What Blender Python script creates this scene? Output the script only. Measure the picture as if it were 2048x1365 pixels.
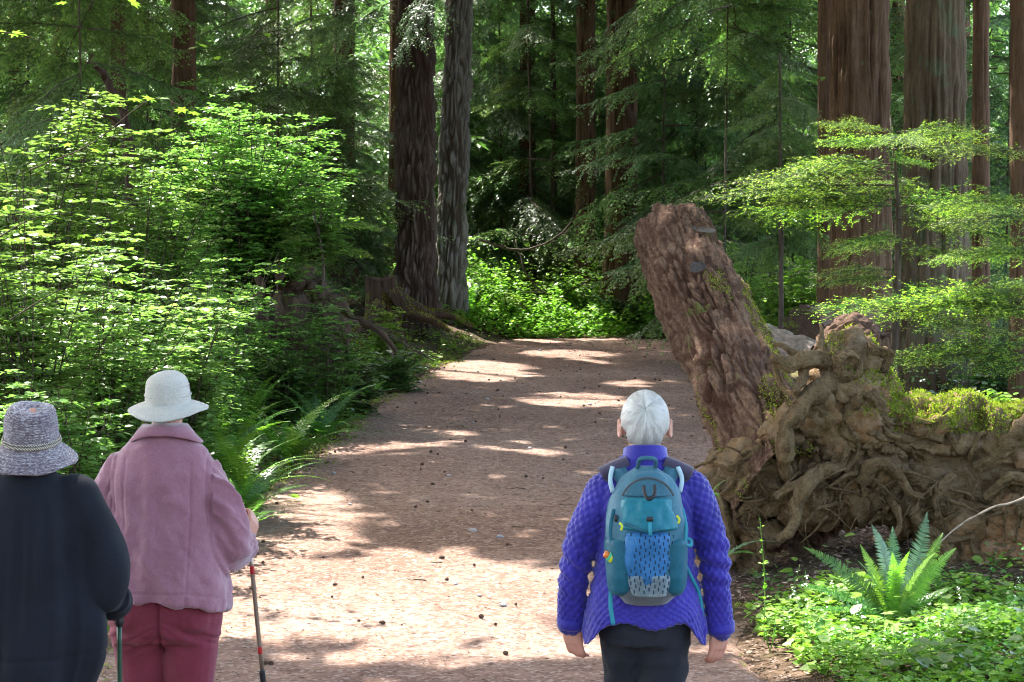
import bpy, math, random
import numpy as np
from mathutils import Vector, Matrix, Quaternion

for o in list(bpy.data.objects):
    bpy.data.objects.remove(o)
random.seed(7)
rng = np.random.default_rng(7)
scene = bpy.context.scene
COL = scene.collection
R = math.radians

# ------------------------------------------------------------------ camera
F = 3982.0      # focal length in photo pixels (70 mm on full frame)
HY = 720.0      # horizon row
CH = 1.75       # eye height
cam_d = bpy.data.cameras.new('camera')
cam = bpy.data.objects.new('camera', cam_d)
COL.objects.link(cam)
cam.location = (0, 0, CH)
cam.rotation_euler = (R(90), 0, 0)
cam_d.sensor_width = 36.0
cam_d.lens = 36.0 * F / 2048.0
cam_d.shift_y = (HY - 682.5) / 2048.0
cam_d.clip_end = 1000
scene.camera = cam

# ------------------------------------------------------------------ sky, sun, exposure
SUN = np.array([-0.35, 0.45, 0.82]); SUN /= np.linalg.norm(SUN)
world = bpy.data.worlds.new('World')
scene.world = world
world.use_nodes = True
wn = world.node_tree
bg = wn.nodes['Background']
sky = wn.nodes.new('ShaderNodeTexSky')
sky.sky_type = 'NISHITA'
sky.sun_disc = False
sky.sun_elevation = math.asin(SUN[2])
sky.sun_rotation = math.atan2(SUN[0], SUN[1])
sky.air_density = 1.0
sky.dust_density = 4.0
sky.ozone_density = 0.6
wn.links.new(sky.outputs[0], bg.inputs[0])
bg.inputs[1].default_value = 0.15
sun_d = bpy.data.lights.new('sun', 'SUN')
sun_d.energy = 2.1
sun_d.angle = R(0.53)
sun_d.color = (1.0, 0.96, 0.90)
sun = bpy.data.objects.new('sun', sun_d)
COL.objects.link(sun)
sun.rotation_euler = Vector(SUN).to_track_quat('Z', 'Y').to_euler()
sun.location = (-20, 25, 40)
vs = scene.view_settings
vs.view_transform = 'Standard'
vs.look = 'None'
vs.gamma = 1.0
vs.use_curve_mapping = False
vs.exposure = 3.55
scene.cycles.max_bounces = 6
scene.cycles.diffuse_bounces = 5
scene.cycles.glossy_bounces = 2
scene.cycles.transmission_bounces = 4
scene.cycles.sample_clamp_indirect = 6
scene.cycles.filter_width = 1.1
scene.cycles.use_adaptive_sampling = True
scene.cycles.adaptive_threshold = 0.012

# ------------------------------------------------------------------ small helpers
def P(px, py, d):
    return np.array([(px - 1024) / F * d, d, CH + (HY - py) / F * d])
def PX(px, d):
    return (px - 1024) / F * d
def sstep(a, b, x):
    t = np.clip((np.asarray(x, float) - a) / (b - a), 0, 1)
    return t * t * (3 - 2 * t)
def lerp(a, b, t): return a + (b - a) * t

def _hash(ix, iy, iz, s):
    h = (ix.astype(np.int64) * 374761393 + iy.astype(np.int64) * 668265263 + iz.astype(np.int64) * 2147483647 + s * 1274126177)
    h = (h ^ (h >> 13)) & 0xffffffff
    h = (h * 1274126177) & 0xffffffff
    h = (h ^ (h >> 16)) & 0xffffffff
    return h / 4294967296.0
def vnoise(p, s=0):
    """value noise -1..1 on (N,3)"""
    p = np.asarray(p, float)
    i = np.floor(p); f = p - i; i = i.astype(np.int64)
    u = f * f * f * (f * (f * 6 - 15) + 10)
    r = 0
    for dx in (0, 1):
        wx = u[:, 0] if dx else 1 - u[:, 0]
        for dy in (0, 1):
            wy = u[:, 1] if dy else 1 - u[:, 1]
            for dz in (0, 1):
                wz = u[:, 2] if dz else 1 - u[:, 2]
                r = r + wx * wy * wz * _hash(i[:, 0] + dx, i[:, 1] + dy, i[:, 2] + dz, s)
    return r * 2 - 1
def fbm(p, octv=4, s=0, gain=0.5):
    p = np.asarray(p, float); a = 1; r = 0; tot = 0
    for k in range(octv):
        r = r + a * vnoise(p * (2.03 ** k) + 17.3 * k, s + k); tot += a; a *= gain
    return r / tot
def ridged(p, octv=3, s=0, gain=0.5):
    p = np.asarray(p, float); a = 1; r = 0; tot = 0
    for k in range(octv):
        r = r + a * (1 - 2 * np.abs(vnoise(p * (2.03 ** k) + 9.1 * k, s + k))); tot += a; a *= gain
    return r / tot
def voro(p, s=0):
    """F2-F1 cell distance on (N,3)"""
    p = np.asarray(p, float)
    i = np.floor(p).astype(np.int64)
    f1 = np.full(len(p), 9.0); f2 = np.full(len(p), 9.0)
    for dx in (-1, 0, 1):
        for dy in (-1, 0, 1):
            for dz in (-1, 0, 1):
                c = i + np.array([dx, dy, dz])
                q = np.stack([c[:, k] + _hash(c[:, 0], c[:, 1], c[:, 2], s + 31 * k + 5) for k in range(3)], 1)
                d = np.sqrt(((p - q) ** 2).sum(1))
                f2 = np.minimum(f2, np.maximum(f1, d)); f1 = np.minimum(f1, d)
    return f2 - f1

class MB:
    """collects pieces (verts, faces) into one mesh"""
    def __init__(s): s.V = []; s.F = []; s.n = 0; s.A = {}
    def add(s, V, Fs, **attr):
        V = np.asarray(V, float).reshape(-1, 3)
        for f in (Fs if isinstance(Fs, list) else [Fs]):
            s.F.append(np.asarray(f, np.int64) + s.n)
        for k in set(list(attr) + list(s.A)):
            a = attr.get(k, 0.0)
            s.A.setdefault(k, [np.zeros(s.n)] if s.n else [])
            s.A[k].append(np.full(len(V), a, float) if np.isscalar(a) else np.asarray(a, float))
        s.V.append(V); s.n += len(V)
        return s
    def mesh(s, name, mat=None, smooth=True):
        me = bpy.data.meshes.new(name)
        if s.n == 0: return me
        V = np.concatenate(s.V)
        loops = np.concatenate([f.ravel() for f in s.F])
        tot = np.concatenate([np.full(len(f), f.shape[1]) for f in s.F])
        st = np.concatenate([[0], np.cumsum(tot)[:-1]])
        me.vertices.add(len(V)); me.vertices.foreach_set('co', V.astype(np.float32).ravel())
        me.loops.add(len(loops)); me.loops.foreach_set('vertex_index', loops.astype(np.int32))
        me.polygons.add(len(tot)); me.polygons.foreach_set('loop_start', st.astype(np.int32))
        me.update(calc_edges=True)
        me.polygons.foreach_set('use_smooth', np.full(len(tot), smooth))
        for k, a in s.A.items():
            at = me.attributes.new(k, 'FLOAT', 'POINT')
            at.data.foreach_set('value', np.concatenate(a).astype(np.float32))
        if mat: me.materials.append(M[mat] if isinstance(mat, str) else mat)
        return me
    def obj(s, name, mat=None, parent=None, smooth=True, loc=None):
        return link(name, s.mesh(name, mat, smooth), parent, loc)

def link(name, data, parent=None, loc=None):
    o = bpy.data.objects.new(name, data)
    COL.objects.link(o)
    if parent: o.parent = parent
    if loc is not None: o.location = [float(v) for v in loc]
    return o
def tag(o, label=None, cat=None, group=None, kind=None):
    if label: o['label'] = label
    if cat: o['category'] = cat
    if group: o['group'] = group
    if kind: o['kind'] = kind
    return o
def thing(name, label, cat, loc=(0, 0, 0), group=None):
    return tag(link(name, None, None, loc), label, cat, group)

def grid_faces(n, m, wrap=False):
    """n rows, m columns"""
    i = np.arange(n - 1)[:, None]; j = np.arange(m if wrap else m - 1)[None]
    a = i * m + j; b = i * m + (j + 1) % m
    return np.stack([a, b, b + m, a + m], -1).reshape(-1, 4)
def frames(C):
    """tangent frames along a polyline"""
    C = np.asarray(C, float)
    T = np.gradient(C, axis=0); T /= np.linalg.norm(T, axis=1)[:, None] + 1e-9
    ref = np.array([0, 0, 1.0]) if abs(T[0][2]) < .9 else np.array([1.0, 0, 0])
    U = []; u = np.cross(T[0], ref)
    for t in T:
        u = u - t * (u @ t); u /= np.linalg.norm(u) + 1e-9; U.append(u)
    U = np.array(U); W = np.cross(T, U)
    return T, U, W
def tube(C, r, sides=6, cap=True):
    C = np.asarray(C, float); r = np.broadcast_to(np.asarray(r, float), (len(C),))
    T, U, W = frames(C)
    a = np.arange(sides) / sides * 2 * math.pi
    V = C[:, None] + r[:, None, None] * (np.cos(a)[None, :, None] * U[:, None] + np.sin(a)[None, :, None] * W[:, None])
    V = V.reshape(-1, 3); Fs = [grid_faces(len(C), sides, True)]
    if cap:
        n = len(V)
        V = np.vstack([V, C[0], C[-1]])
        j = np.arange(sides); k = (j + 1) % sides
        Fs.append(np.stack([np.full(sides, n), k, j], 1))
        b = (len(C) - 1) * sides
        Fs.append(np.stack([np.full(sides, n + 1), b + j, b + k], 1))
    return V, Fs
def spline(pts, n):
    """Catmull-Rom through points"""
    p = np.asarray(pts, float)
    p = np.vstack([2 * p[0] - p[1], p, 2 * p[-1] - p[-2]])
    m = len(p) - 3
    t = np.linspace(0, m - 1e-6, n); i = t.astype(int); f = (t - i)[:, None]
    a, b, c, d = p[i], p[i + 1], p[i + 2], p[i + 3]
    return .5 * (2 * b + (c - a) * f + (2 * a - 5 * b + 4 * c - d) * f ** 2 + (3 * b - a - 3 * c + d) * f ** 3)
def basis(fwd, up):
    """(N,3,3) matrices with columns x=right, y=fwd, z=up"""
    f = fwd / (np.linalg.norm(fwd, axis=-1, keepdims=True) + 1e-9)
    x = np.cross(f, up); x /= np.linalg.norm(x, axis=-1, keepdims=True) + 1e-9
    z = np.cross(x, f)
    return np.stack([x, f, z], -1)
def scatter(tv, tf, pos, B, sc):
    """copies of a template at pos with basis B and scale sc"""
    n = len(pos); sc = np.asarray(sc, float)
    if sc.ndim == 1: sc = sc[:, None] * np.ones(3)
    V = np.einsum('nij,nkj->nki', B, tv[None] * sc[:, None]) + pos[:, None]
    Fs = (tf[None] + (np.arange(n) * len(tv))[:, None, None]).reshape(-1, tf.shape[1])
    return V.reshape(-1, 3), Fs
def unit(n):
    v = rng.normal(size=(n, 3)); return v / np.linalg.norm(v, axis=1)[:, None]

LEAF_V = np.array([[0, 0, 0], [-.27, .28, .05], [-.24, .66, .04], [0, 1, -.06], [.24, .66, .04], [.27, .28, .05]])
LEAF_F = np.array([[0, 3, 2, 1], [0, 5, 4, 3]])
NEED_V = np.array([[-.5, 0, 0], [.5, 0, 0], [.28, .75, 0], [-.28, .75, 0.0]])   # short flat leaflet
NEED_V2 = np.array([[0, 0, 0], [.5, .35, .03], [0, 1, -.05], [-.5, .35, .03]])
NEED_F = np.array([[0, 1, 2, 3]])

# ------------------------------------------------------------------ terrain shape
_d = np.array([-40, 4, 9, 12, 14, 17.5, 20.9, 26.4, 31.2, 35.5, 38.1, 42])
_l = np.array([-2.6, -2.6, -2.6, -2.55, -2.5, -2.39, -2.12, -1.88, -1.36, -.75, -.2, .8])
_rd = np.array([-40, 4, 11, 13.2, 16, 20, 30, 36, 42])
_r = np.array([2.6, 2.2, 1.42, 1.5, 2.1, 2.5, 2.75, 3.2, 5.5])
def path_l(y): return np.interp(y, _d, _l)
def path_r(y): return np.interp(y, _rd, _r)
def zpath(y):
    y = np.asarray(y, float)
    z = np.where(y < 9, 0, np.where(y < 12.6, (y - 9) ** 2 * .078 / 7.2, .078 * (y - 10.8)))
    return np.where(y < 40, z, 2.28 + .03 * (np.minimum(y, 90) - 40))
def H(x, y):
    x, y = np.broadcast_arrays(np.asarray(x, float), np.asarray(y, float))
    z = zpath(y)
    left = path_l(y) - x
    z = z + .75 * sstep(0.1, 4.0, left) * sstep(8, 20, y) + .12 * sstep(0, .6, left)
    right = x - path_r(y)
    z = z + .10 * sstep(0, .6, right) + .1 * sstep(0, 3, right) * sstep(9, 14, y)
    z = z + .62 * sstep(38.4, 42, y + .25 * np.minimum(x, 0) * 0)
    off = np.maximum(np.maximum(left, right), (y - 38.5)) 
    sh = x.shape
    q = np.stack([x.ravel() * .5, y.ravel() * .5, np.zeros(x.size)], 1)
    z = z + (fbm(q, 3, 3) * .22).reshape(sh) * sstep(0, 2, off)
    q2 = np.stack([x.ravel() * 1.1, y.ravel() * .8, np.zeros(x.size)], 1)
    z = z + (fbm(q2, 4, 9) * .03).reshape(sh)
    return z
def ground_at(px, d):
    x = PX(px, d); return np.array([x, d, float(H(x, d))])

# ------------------------------------------------------------------ wanted sun spots, where canopy leaves are left out
def ray_row(py):     # depth of the path surface at a photo row
    return 2.592 / (.078 + (py - HY) / F)
GAPS = []            # ellipses on the ground: x, y, z, rx, ry
def gap_px(px, py, rx, ry):
    d = ray_row(py); d2 = ray_row(py + ry); d1 = ray_row(py - ry)
    GAPS.append((PX(px, d), d, float(zpath(d)), rx / F * d, max((d1 - d2) / 2, .25)))
def gap_at(x, y, z, rx, ry): GAPS.append((x, y, z, rx, ry))
for g in [(790, 1165, 390, 60), (830, 1262, 330, 44), (560, 1290, 170, 34), (1120, 1310, 160, 30), (860, 1338, 230, 24), (560, 1084, 120, 9), (850, 1098, 110, 7),
          (960, 742, 120, 20), (1140, 802, 130, 14), (1270, 768, 60, 9), (1080, 902, 60, 8), (1150, 708, 110, 9),
          (540, 1030, 80, 9), (1180, 725, 60, 8), (720, 1215, 120, 12), (1060, 1215, 110, 14), (500, 1120, 80, 12),
          (1450, 1330, 90, 25)]:
    gap_px(*g)
def gap_p(px, py, d, rx, ry):
    p = P(px, py, d); gap_at(p[0], p[1], p[2], rx, ry)
gap_p(1740, 1280, 11.3, .95, 1.0)        # ground cover at the right
gap_p(1010, 630, 39.6, 2.1, 2.2)            # bank at the end of the path
gap_p(120, 620, 15, 1.35, 2.1)             # left shrubs
gap_p(330, 640, 17, 1.0, 1.8)
gap_p(490, 330, 24, 1.45, 1.5)            # shrub on the stump
gap_p(490, 830, 17.5, .8, 1.5)
gap_p(680, 690, 24, .5, .6)            # ferns by the path
gap_p(1900, 820, 14, 1.0, .5)             # moss on the root plate
gap_p(1690, 330, 17.5, 1.5, .8)
gap_p(1900, 600, 16, 1.0, .8)
gap_p(1440, 520, 30, .8, .8)
gap_p(1620, 560, 32, .8, .8)
gap_p(1800, 1150, 12, .5, .5)
gap_p(1330, 150, 24, .7, .6)
_G = np.array(GAPS)
def in_light(p, shrink=1.25):
    p = np.atleast_2d(p)
    hit = np.zeros(len(p), bool)
    wob = 1 + .35 * vnoise(p * 1.3, 77)
    for gx, gy, gz, rx, ry in GAPS:
        k = (p[:, 2] - gz) / SUN[2]
        ex = p[:, 0] - SUN[0] * k - gx; ey = p[:, 1] - SUN[1] * k - gy
        hit |= ((ex / rx) ** 2 + (ey / ry) ** 2 < shrink * wob) & (k > 0.5)
    return hit
# ------------------------------------------------------------------ materials
M = {}
class NT:
    def __init__(s, name):
        m = bpy.data.materials.new(name); m.use_nodes = True
        s.m = m; s.t = m.node_tree; s.t.nodes.clear(); M[name] = m
    def n(s, typ, **kw):
        nd = s.t.nodes.new(typ)
        ins = kw.pop('ins', {})
        for k, v in kw.items(): setattr(nd, k, v)
        for k, v in ins.items():
            if isinstance(v, bpy.types.NodeSocket): s.t.links.new(v, nd.inputs[k])
            else: nd.inputs[k].default_value = v
        return nd
    def coord(s, which='Object', scale=(1, 1, 1)):
        c = s.n('ShaderNodeTexCoord')
        return s.n('ShaderNodeMapping', ins={0: c.outputs[which], 3: scale}).outputs[0]
    def noise(s, vec, scale, detail=4, rough=.55, dist=0):
        return s.n('ShaderNodeTexNoise', ins={'Vector': vec, 'Scale': scale, 'Detail': detail, 'Roughness': rough, 'Distortion': dist}).outputs[0]
    def ramp(s, fac, stops):
        r = s.n('ShaderNodeValToRGB', ins={0: fac})
        e = r.color_ramp.elements
        while len(e) < len(stops): e.new(.5)
        for k, (p, c) in enumerate(stops):
            e[k].position = p; e[k].color = (c if len(c) == 4 else (*c, 1)) if not np.isscalar(c) else (c, c, c, 1)
        return r.outputs[0]
    def mix(s, fac, a, b, mode='MIX'):
        m = s.n('ShaderNodeMix', data_type='RGBA', blend_type=mode)
        for sock, v in ((m.inputs[0], fac), (m.inputs[6], a), (m.inputs[7], b)):
            if isinstance(v, bpy.types.NodeSocket): s.t.links.new(v, sock)
            else: sock.default_value = v if np.isscalar(v) else ((*v, 1) if len(v) == 3 else v)
        return m.outputs[2]
    def math(s, op, a, b=0.0, clamp=False):
        m = s.n('ShaderNodeMath', operation=op, use_clamp=clamp)
        for sock, v in ((m.inputs[0], a), (m.inputs[1], b)):
            if isinstance(v, bpy.types.NodeSocket): s.t.links.new(v, sock)
            else: sock.default_value = v
        return m.outputs[0]
    def attr(s, name): return s.n('ShaderNodeAttribute', attribute_name=name).outputs['Fac']
    def out(s, color, rough=.8, bump=None, bstr=.3, bdist=.02, spec=.3, trans=None, tcol=None, sheen=0, metal=0):
        b = s.n('ShaderNodeBsdfPrincipled')
        for sock, v in ((b.inputs['Base Color'], color), (b.inputs['Roughness'], rough)):
            if isinstance(v, bpy.types.NodeSocket): s.t.links.new(v, sock)
            else: sock.default_value = v if np.isscalar(v) else ((*v, 1) if len(v) == 3 else v)
        b.inputs['Specular IOR Level'].default_value = spec
        b.inputs['Metallic'].default_value = metal
        if sheen:
            b.inputs['Sheen Weight'].default_value = sheen
            b.inputs['Sheen Roughness'].default_value = .5
        if bump is not None:
            bn = s.n('ShaderNodeBump', ins={'Height': bump, 'Strength': bstr, 'Distance': bdist})
            s.t.links.new(bn.outputs[0], b.inputs['Normal'])
        last = b.outputs[0]
        if trans:
            tr = s.n('ShaderNodeBsdfTranslucent')
            if isinstance(tcol, bpy.types.NodeSocket): s.t.links.new(tcol, tr.inputs[0])
            else: tr.inputs[0].default_value = (*tcol, 1)
            mx = s.n('ShaderNodeMixShader', ins={0: trans, 1: last, 2: tr.outputs[0]})
            last = mx.outputs[0]
        o = s.n('ShaderNodeOutputMaterial')
        s.t.links.new(last, o.inputs[0])
        return s.m

def plain(name, col, rough=.6, spec=.4, metal=0, sheen=0):
    t = NT(name); v = t.noise(t.coord(), 14, 3)
    c = t.mix(t.math('MULTIPLY', v, .5), [k * .8 for k in col], [min(1, k * 1.25) for k in col])
    return t.out(c, rough, spec=spec, metal=metal, sheen=sheen)

def leaf_mat(name, c1, c2, tip=None, trans=.4, rough=.42, spec=.5, var=.25):
    t = NT(name)
    c = t.mix(t.attr('rnd'), c1, c2)
    if tip: c = t.mix(t.attr('tip'), c, tip)
    oi = t.n('ShaderNodeObjectInfo').outputs['Random']
    v = t.math('ADD', t.math('MULTIPLY', oi, var * 2), 1 - var)
    hs = t.n('ShaderNodeHueSaturation', ins={'Color': c, 'Value': v, 'Hue': t.math('ADD', t.math('MULTIPLY', oi, .03), .485)})
    c = hs.outputs[0]
    tc = t.mix(1.0, c, (1.02, 1.22, .62), 'MULTIPLY')
    return t.out(c, rough, spec=spec, trans=trans, tcol=tc)
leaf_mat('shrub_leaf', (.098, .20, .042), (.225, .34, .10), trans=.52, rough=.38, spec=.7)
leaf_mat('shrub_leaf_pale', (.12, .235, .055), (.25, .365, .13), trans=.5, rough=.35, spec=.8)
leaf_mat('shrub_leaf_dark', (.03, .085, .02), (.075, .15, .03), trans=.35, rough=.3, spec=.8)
leaf_mat('maple_leaf', (.16, .32, .05), (.26, .42, .07), trans=.5, rough=.5)
leaf_mat('cedar_leaf', (.07, .142, .045), (.15, .23, .075), tip=(.19, .29, .08), trans=.48, rough=.36, spec=.8)
leaf_mat('cedar_leaf_blue', (.066, .142, .066), (.14, .228, .11), tip=(.18, .285, .12), trans=.46, rough=.34, spec=.9)
leaf_mat('hemlock_leaf', (.045, .12, .032), (.09, .19, .045), tip=(.50, .68, .10), trans=.35, rough=.45, spec=.3)
leaf_mat('fern_leaf', (.05, .14, .02), (.12, .26, .035), trans=.42, rough=.38, spec=.6)
leaf_mat('fern_leaf_bright', (.13, .28, .03), (.22, .38, .05), trans=.45, rough=.38, spec=.6)
leaf_mat('fern_leaf_cool', (.06, .15, .06), (.13, .25, .11), trans=.3, rough=.3, spec=.9)
leaf_mat('cover_leaf', (.11, .24, .025), (.26, .40, .07), trans=.4, rough=.5, spec=.3)
leaf_mat('shade_canopy_leaf', (.03, .07, .02), (.06, .12, .035), trans=.3)
leaf_mat('far_leaf', (.065, .13, .042), (.145, .225, .07), trans=.34, rough=.4, spec=.7)
leaf_mat('dead_leaf', (.16, .09, .05), (.30, .19, .11), trans=.2)
leaf_mat('white_petal', (.7, .7, .66), (.8, .8, .75), trans=.2)

def bark_mat(name, cA, cB, cC, sc=(5, 5, .7), moss=0.0, bstr=.6, bdist=.02, mosscol=(.12, .17, .02), inner_shade=None):
    t = NT(name); v = t.coord('Object', sc)
    n1 = t.noise(v, 2.2, 6, .65); n2 = t.noise(v, 9, 5, .7); n3 = t.noise(t.coord('Object'), .9, 3)
    c = t.ramp(n1, [(.3, cA), (.52, cB), (.74, cC)])
    c = t.mix(t.ramp(n2, [(.35, 0.0), (.7, .55)]), c, [k * 1.45 for k in cC])
    c = t.mix(t.ramp(n3, [(.4, 0.0), (.65, .5)]), c, cA)
    if inner_shade: c = t.mix(t.attr('ridge'), inner_shade, c)  # furrow tint: inner bark colour plus shade painted in for contrast
    if moss:
        mm = t.noise(t.coord('Object'), 2.6, 6, .7)
        c = t.mix(t.ramp(mm, [(.62 - moss * .25, 0.0), (.70 - moss * .2, .9)]), c, mosscol)
    h = t.math('ADD', n2, t.math('MULTIPLY', n1, 1.5))
    return t.out(c, .9, bump=h, bstr=bstr, bdist=bdist, spec=.15)
bark_mat('fir_bark_dark', (.036, .026, .02), (.085, .06, .047), (.14, .108, .092), inner_shade=(.05, .03, .022))
bark_mat('fir_bark_grey', (.10, .092, .078), (.19, .175, .15), (.29, .27, .24), inner_shade=(.085, .066, .05), moss=.16, mosscol=(.10, .12, .06))
bark_mat('cedar_bark', (.046, .024, .012), (.10, .056, .031), (.16, .098, .058), inner_shade=(.035, .014, .006), sc=(13, 13, 1.3), moss=.06, mosscol=(.09, .11, .04))
bark_mat('cedar_bark_green', (.05, .032, .016), (.10, .07, .042), (.165, .122, .078), inner_shade=(.038, .017, .008), sc=(13, 13, 1.3), moss=.42, mosscol=(.10, .115, .06))
bark_mat('thin_bark', (.04, .028, .02), (.085, .06, .045), (.14, .11, .09), sc=(8, 8, .8))
bark_mat('log_bark', (.062, .034, .021), (.15, .087, .056), (.25, .160, .108), inner_shade=(.055, .022, .012), sc=(4, 4, 2.0), moss=.10, mosscol=(.12, .13, .03), bstr=1.0, bdist=.045)
bark_mat('root_wood', (.065, .037, .016), (.175, .112, .054), (.30, .21, .115), sc=(5, 5, 5), moss=.10, mosscol=(.10, .10, .03), bstr=1.0, bdist=.05)
bark_mat('stump_wood', (.022, .014, .010), (.055, .034, .023), (.10, .064, .045), sc=(7, 7, .8), moss=.2)
bark_mat('weathered_wood', (.14, .10, .07), (.30, .22, .16), (.45, .36, .28), sc=(2, 9, 9))
bark_mat('grey_wood', (.10, .085, .075), (.2, .17, .155), (.32, .28, .26), sc=(4, 4, 4))
bark_mat('twig_bark', (.03, .022, .014), (.06, .045, .03), (.10, .08, .055))
bark_mat('cut_wood', (.025, .022, .02), (.045, .04, .036), (.07, .063, .057), sc=(6, 6, 6))

# root plate soil
t = NT('root_soil'); v = t.coord('Object')
n1 = t.noise(v, 2.1, 6, .65); n2 = t.noise(v, 11, 6, .7); n3 = t.noise(v, 1.1, 4, .6); n4 = t.noise(v, 38, 4, .7)
c = t.ramp(n1, [(.28, (.065, .037, .017)), (.5, (.18, .112, .054)), (.72, (.31, .205, .108))])
c = t.mix(t.ramp(n3, [(.5, 0.0), (.62, .8)]), c, (.29, .14, .062))
c = t.mix(t.ramp(n2, [(.42, 0.0), (.7, .6)]), c, (.28, .22, .155))
c = t.mix(t.ramp(n2, [(.28, .5), (.42, 0.0)]), c, (.03, .02, .013))
t.out(c, .95, bump=t.math('ADD', n2, t.math('MULTIPLY', n4, .6)), bstr=1.0, bdist=.05, spec=.1)
# moss
t = NT('moss'); v = t.coord('Object')
n1 = t.noise(v, 5, 5, .6); n2 = t.noise(v, 60, 3, .7)
c = t.ramp(n1, [(.3, (.075, .085, .012)), (.5, (.19, .21, .025)), (.7, (.30, .31, .045))])
t.out(c, .95, bump=n2, bstr=1.0, bdist=.02, spec=.1, sheen=.2)
leaf_mat('moss_tuft', (.13, .16, .015), (.33, .36, .05), trans=.3, rough=.8, spec=.1)

# path: needles and bark crumbs trodden into pinkish soil
t = NT('path_soil'); v = t.coord('Object')
n1 = t.noise(v, .55, 5, .6); n2 = t.noise(v, 9, 6, .75); n3 = t.noise(v, 70, 4, .75)
vs_ = t.n('ShaderNodeTexVoronoi', ins={'Vector': v, 'Scale': 42.0}).outputs['Color']
vb = t.n('ShaderNodeSeparateColor', ins={0: vs_}).outputs[0]
c = t.ramp(n1, [(.32, (.178, .100, .070)), (.5, (.25, .15, .109)), (.68, (.315, .21, .158))])
c = t.mix(t.ramp(n2, [(.35, .75), (.55, 0.0)]), c, (.115, .065, .046))
c = t.mix(t.ramp(vb, [(.78, 0.0), (.86, .6)]), c, (.38, .29, .235))
c = t.mix(t.ramp(vb, [(.10, .6), (.2, 0.0)]), c, (.09, .052, .038))
c = t.mix(t.ramp(n3, [(.55, 0.0), (.75, .5)]), c, (.38, .28, .22))
t.out(c, .95, bump=t.math('ADD', n3, t.math('MULTIPLY', n2, 1.2)), bstr=.8, bdist=.015, spec=.15)
# forest floor
t = NT('forest_floor'); v = t.coord('Object')
n1 = t.noise(v, .9, 5, .6); n2 = t.noise(v, 12, 6, .7)
c = t.ramp(n2, [(.3, (.028, .018, .011)), (.5, (.075, .048, .030)), (.7, (.15, .10, .066))])
c = t.mix(t.ramp(n1, [(.54, 0.0), (.66, .7)]), c, (.10, .105, .025))
t.out(c, .95, bump=n2, bstr=.9, bdist=.03, spec=.1)

plain('cone_brown', (.075, .042, .026), .8)
plain('stone_grey', (.32, .31, .31), .85)
plain('stone_pale', (.42, .38, .36), .85)
# ------------------------------------------------------------------ ground and path
def axis(parts):
    return np.unique(np.concatenate([np.arange(a, b, s) for a, b, s in parts]).round(4))
xs = axis([(-220, -40, 20), (-40, -12, 2), (-12, -5, .3), (-5, 5, .15), (5, 12, .3), (12, 40, 2), (40, 221, 20)])
ys = axis([(-60, 0, 5), (0, 9, .5), (9, 42, .17), (42, 60, .6), (60, 100, 3), (100, 301, 20)])
X, Y = np.meshgrid(xs, ys)
Z = H(X, Y)
inside = np.minimum(np.minimum(X - path_l(Y), path_r(Y) - X), 38.6 - Y)
Z = Z - .06 * sstep(-.02, .25, inside)
far = np.maximum(np.abs(X) - 40, Y - 100)
ground = MB().add(np.stack([X, Y, Z], -1).reshape(-1, 3), grid_faces(len(ys), len(xs))).obj('ground', 'forest_floor')
tag(ground, 'dark forest floor with moss patches under the trees', 'ground', kind='structure')

py_ = axis([(-25, 8, .5), (8, 39.2, .09)])
pu = np.linspace(-.04, 1.04, 95)
U, Y = np.meshgrid(pu, py_)
X = lerp(path_l(Y), path_r(Y), U)
e = np.stack([np.zeros(Y.size), Y.ravel() * 2.2, (U > .5).ravel() * 9.0], 1)
X = X + (fbm(e, 4, 21) * .16).reshape(X.shape) * np.abs(U - .5) * 2
edge = sstep(.5, .46, np.abs(U - .5)) * sstep(39.2, 38.4, Y + .5 * vnoise(np.stack([X.ravel() * 1.5, X.ravel() * 0, X.ravel() * 0], 1), 5).reshape(X.shape))
q = np.stack([X.ravel() * 5, Y.ravel() * 5, X.ravel() * 0], 1)
Z = H(X, Y) - .07 + .075 * edge + (fbm(q, 4, 30) * .012).reshape(X.shape)
path = MB().add(np.stack([X, Y, Z], -1).reshape(-1, 3), grid_faces(len(py_), len(pu))).obj('path', 'path_soil')
tag(path, 'wide reddish brown forest path strewn with needles and cones', 'path', kind='structure')
def pz(x, y): return float(H(x, y)) + .008

# fine litter on the path
n = 26000
y = rng.uniform(10, 38.5, n) ; y = 10 + (y - 10) ** 1.15 / 28.5 ** .15
u = rng.uniform(0.0, 1.0, n); x = lerp(path_l(y), path_r(y), u)
ang = rng.uniform(0, 6.283, n)
fw = np.stack([np.cos(ang), np.sin(ang), rng.normal(0, .12, n)], 1)
up = np.tile([0, 0, 1.0], (n, 1)) + rng.normal(0, .25, (n, 3))
big = rng.random(n) ** 3
sc = np.stack([.004 + .012 * big, .015 + .045 * rng.random(n), np.full(n, .02)], 1)
V, Fc = scatter(NEED_V2, NEED_F, np.stack([x, y, H(x, y) + .013], 1), basis(fw, up), sc)
lit = MB().add(V, Fc, rnd=np.repeat(rng.random(n), 4)).obj('needle_litter', 'litter' if 'litter' in M else leaf_mat('litter', (.055, .03, .02), (.34, .245, .185), trans=.05, rough=.9, spec=.1), smooth=False)
tag(lit, 'fine fallen needles and bark crumbs covering the path', 'litter', kind='stuff')

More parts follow.
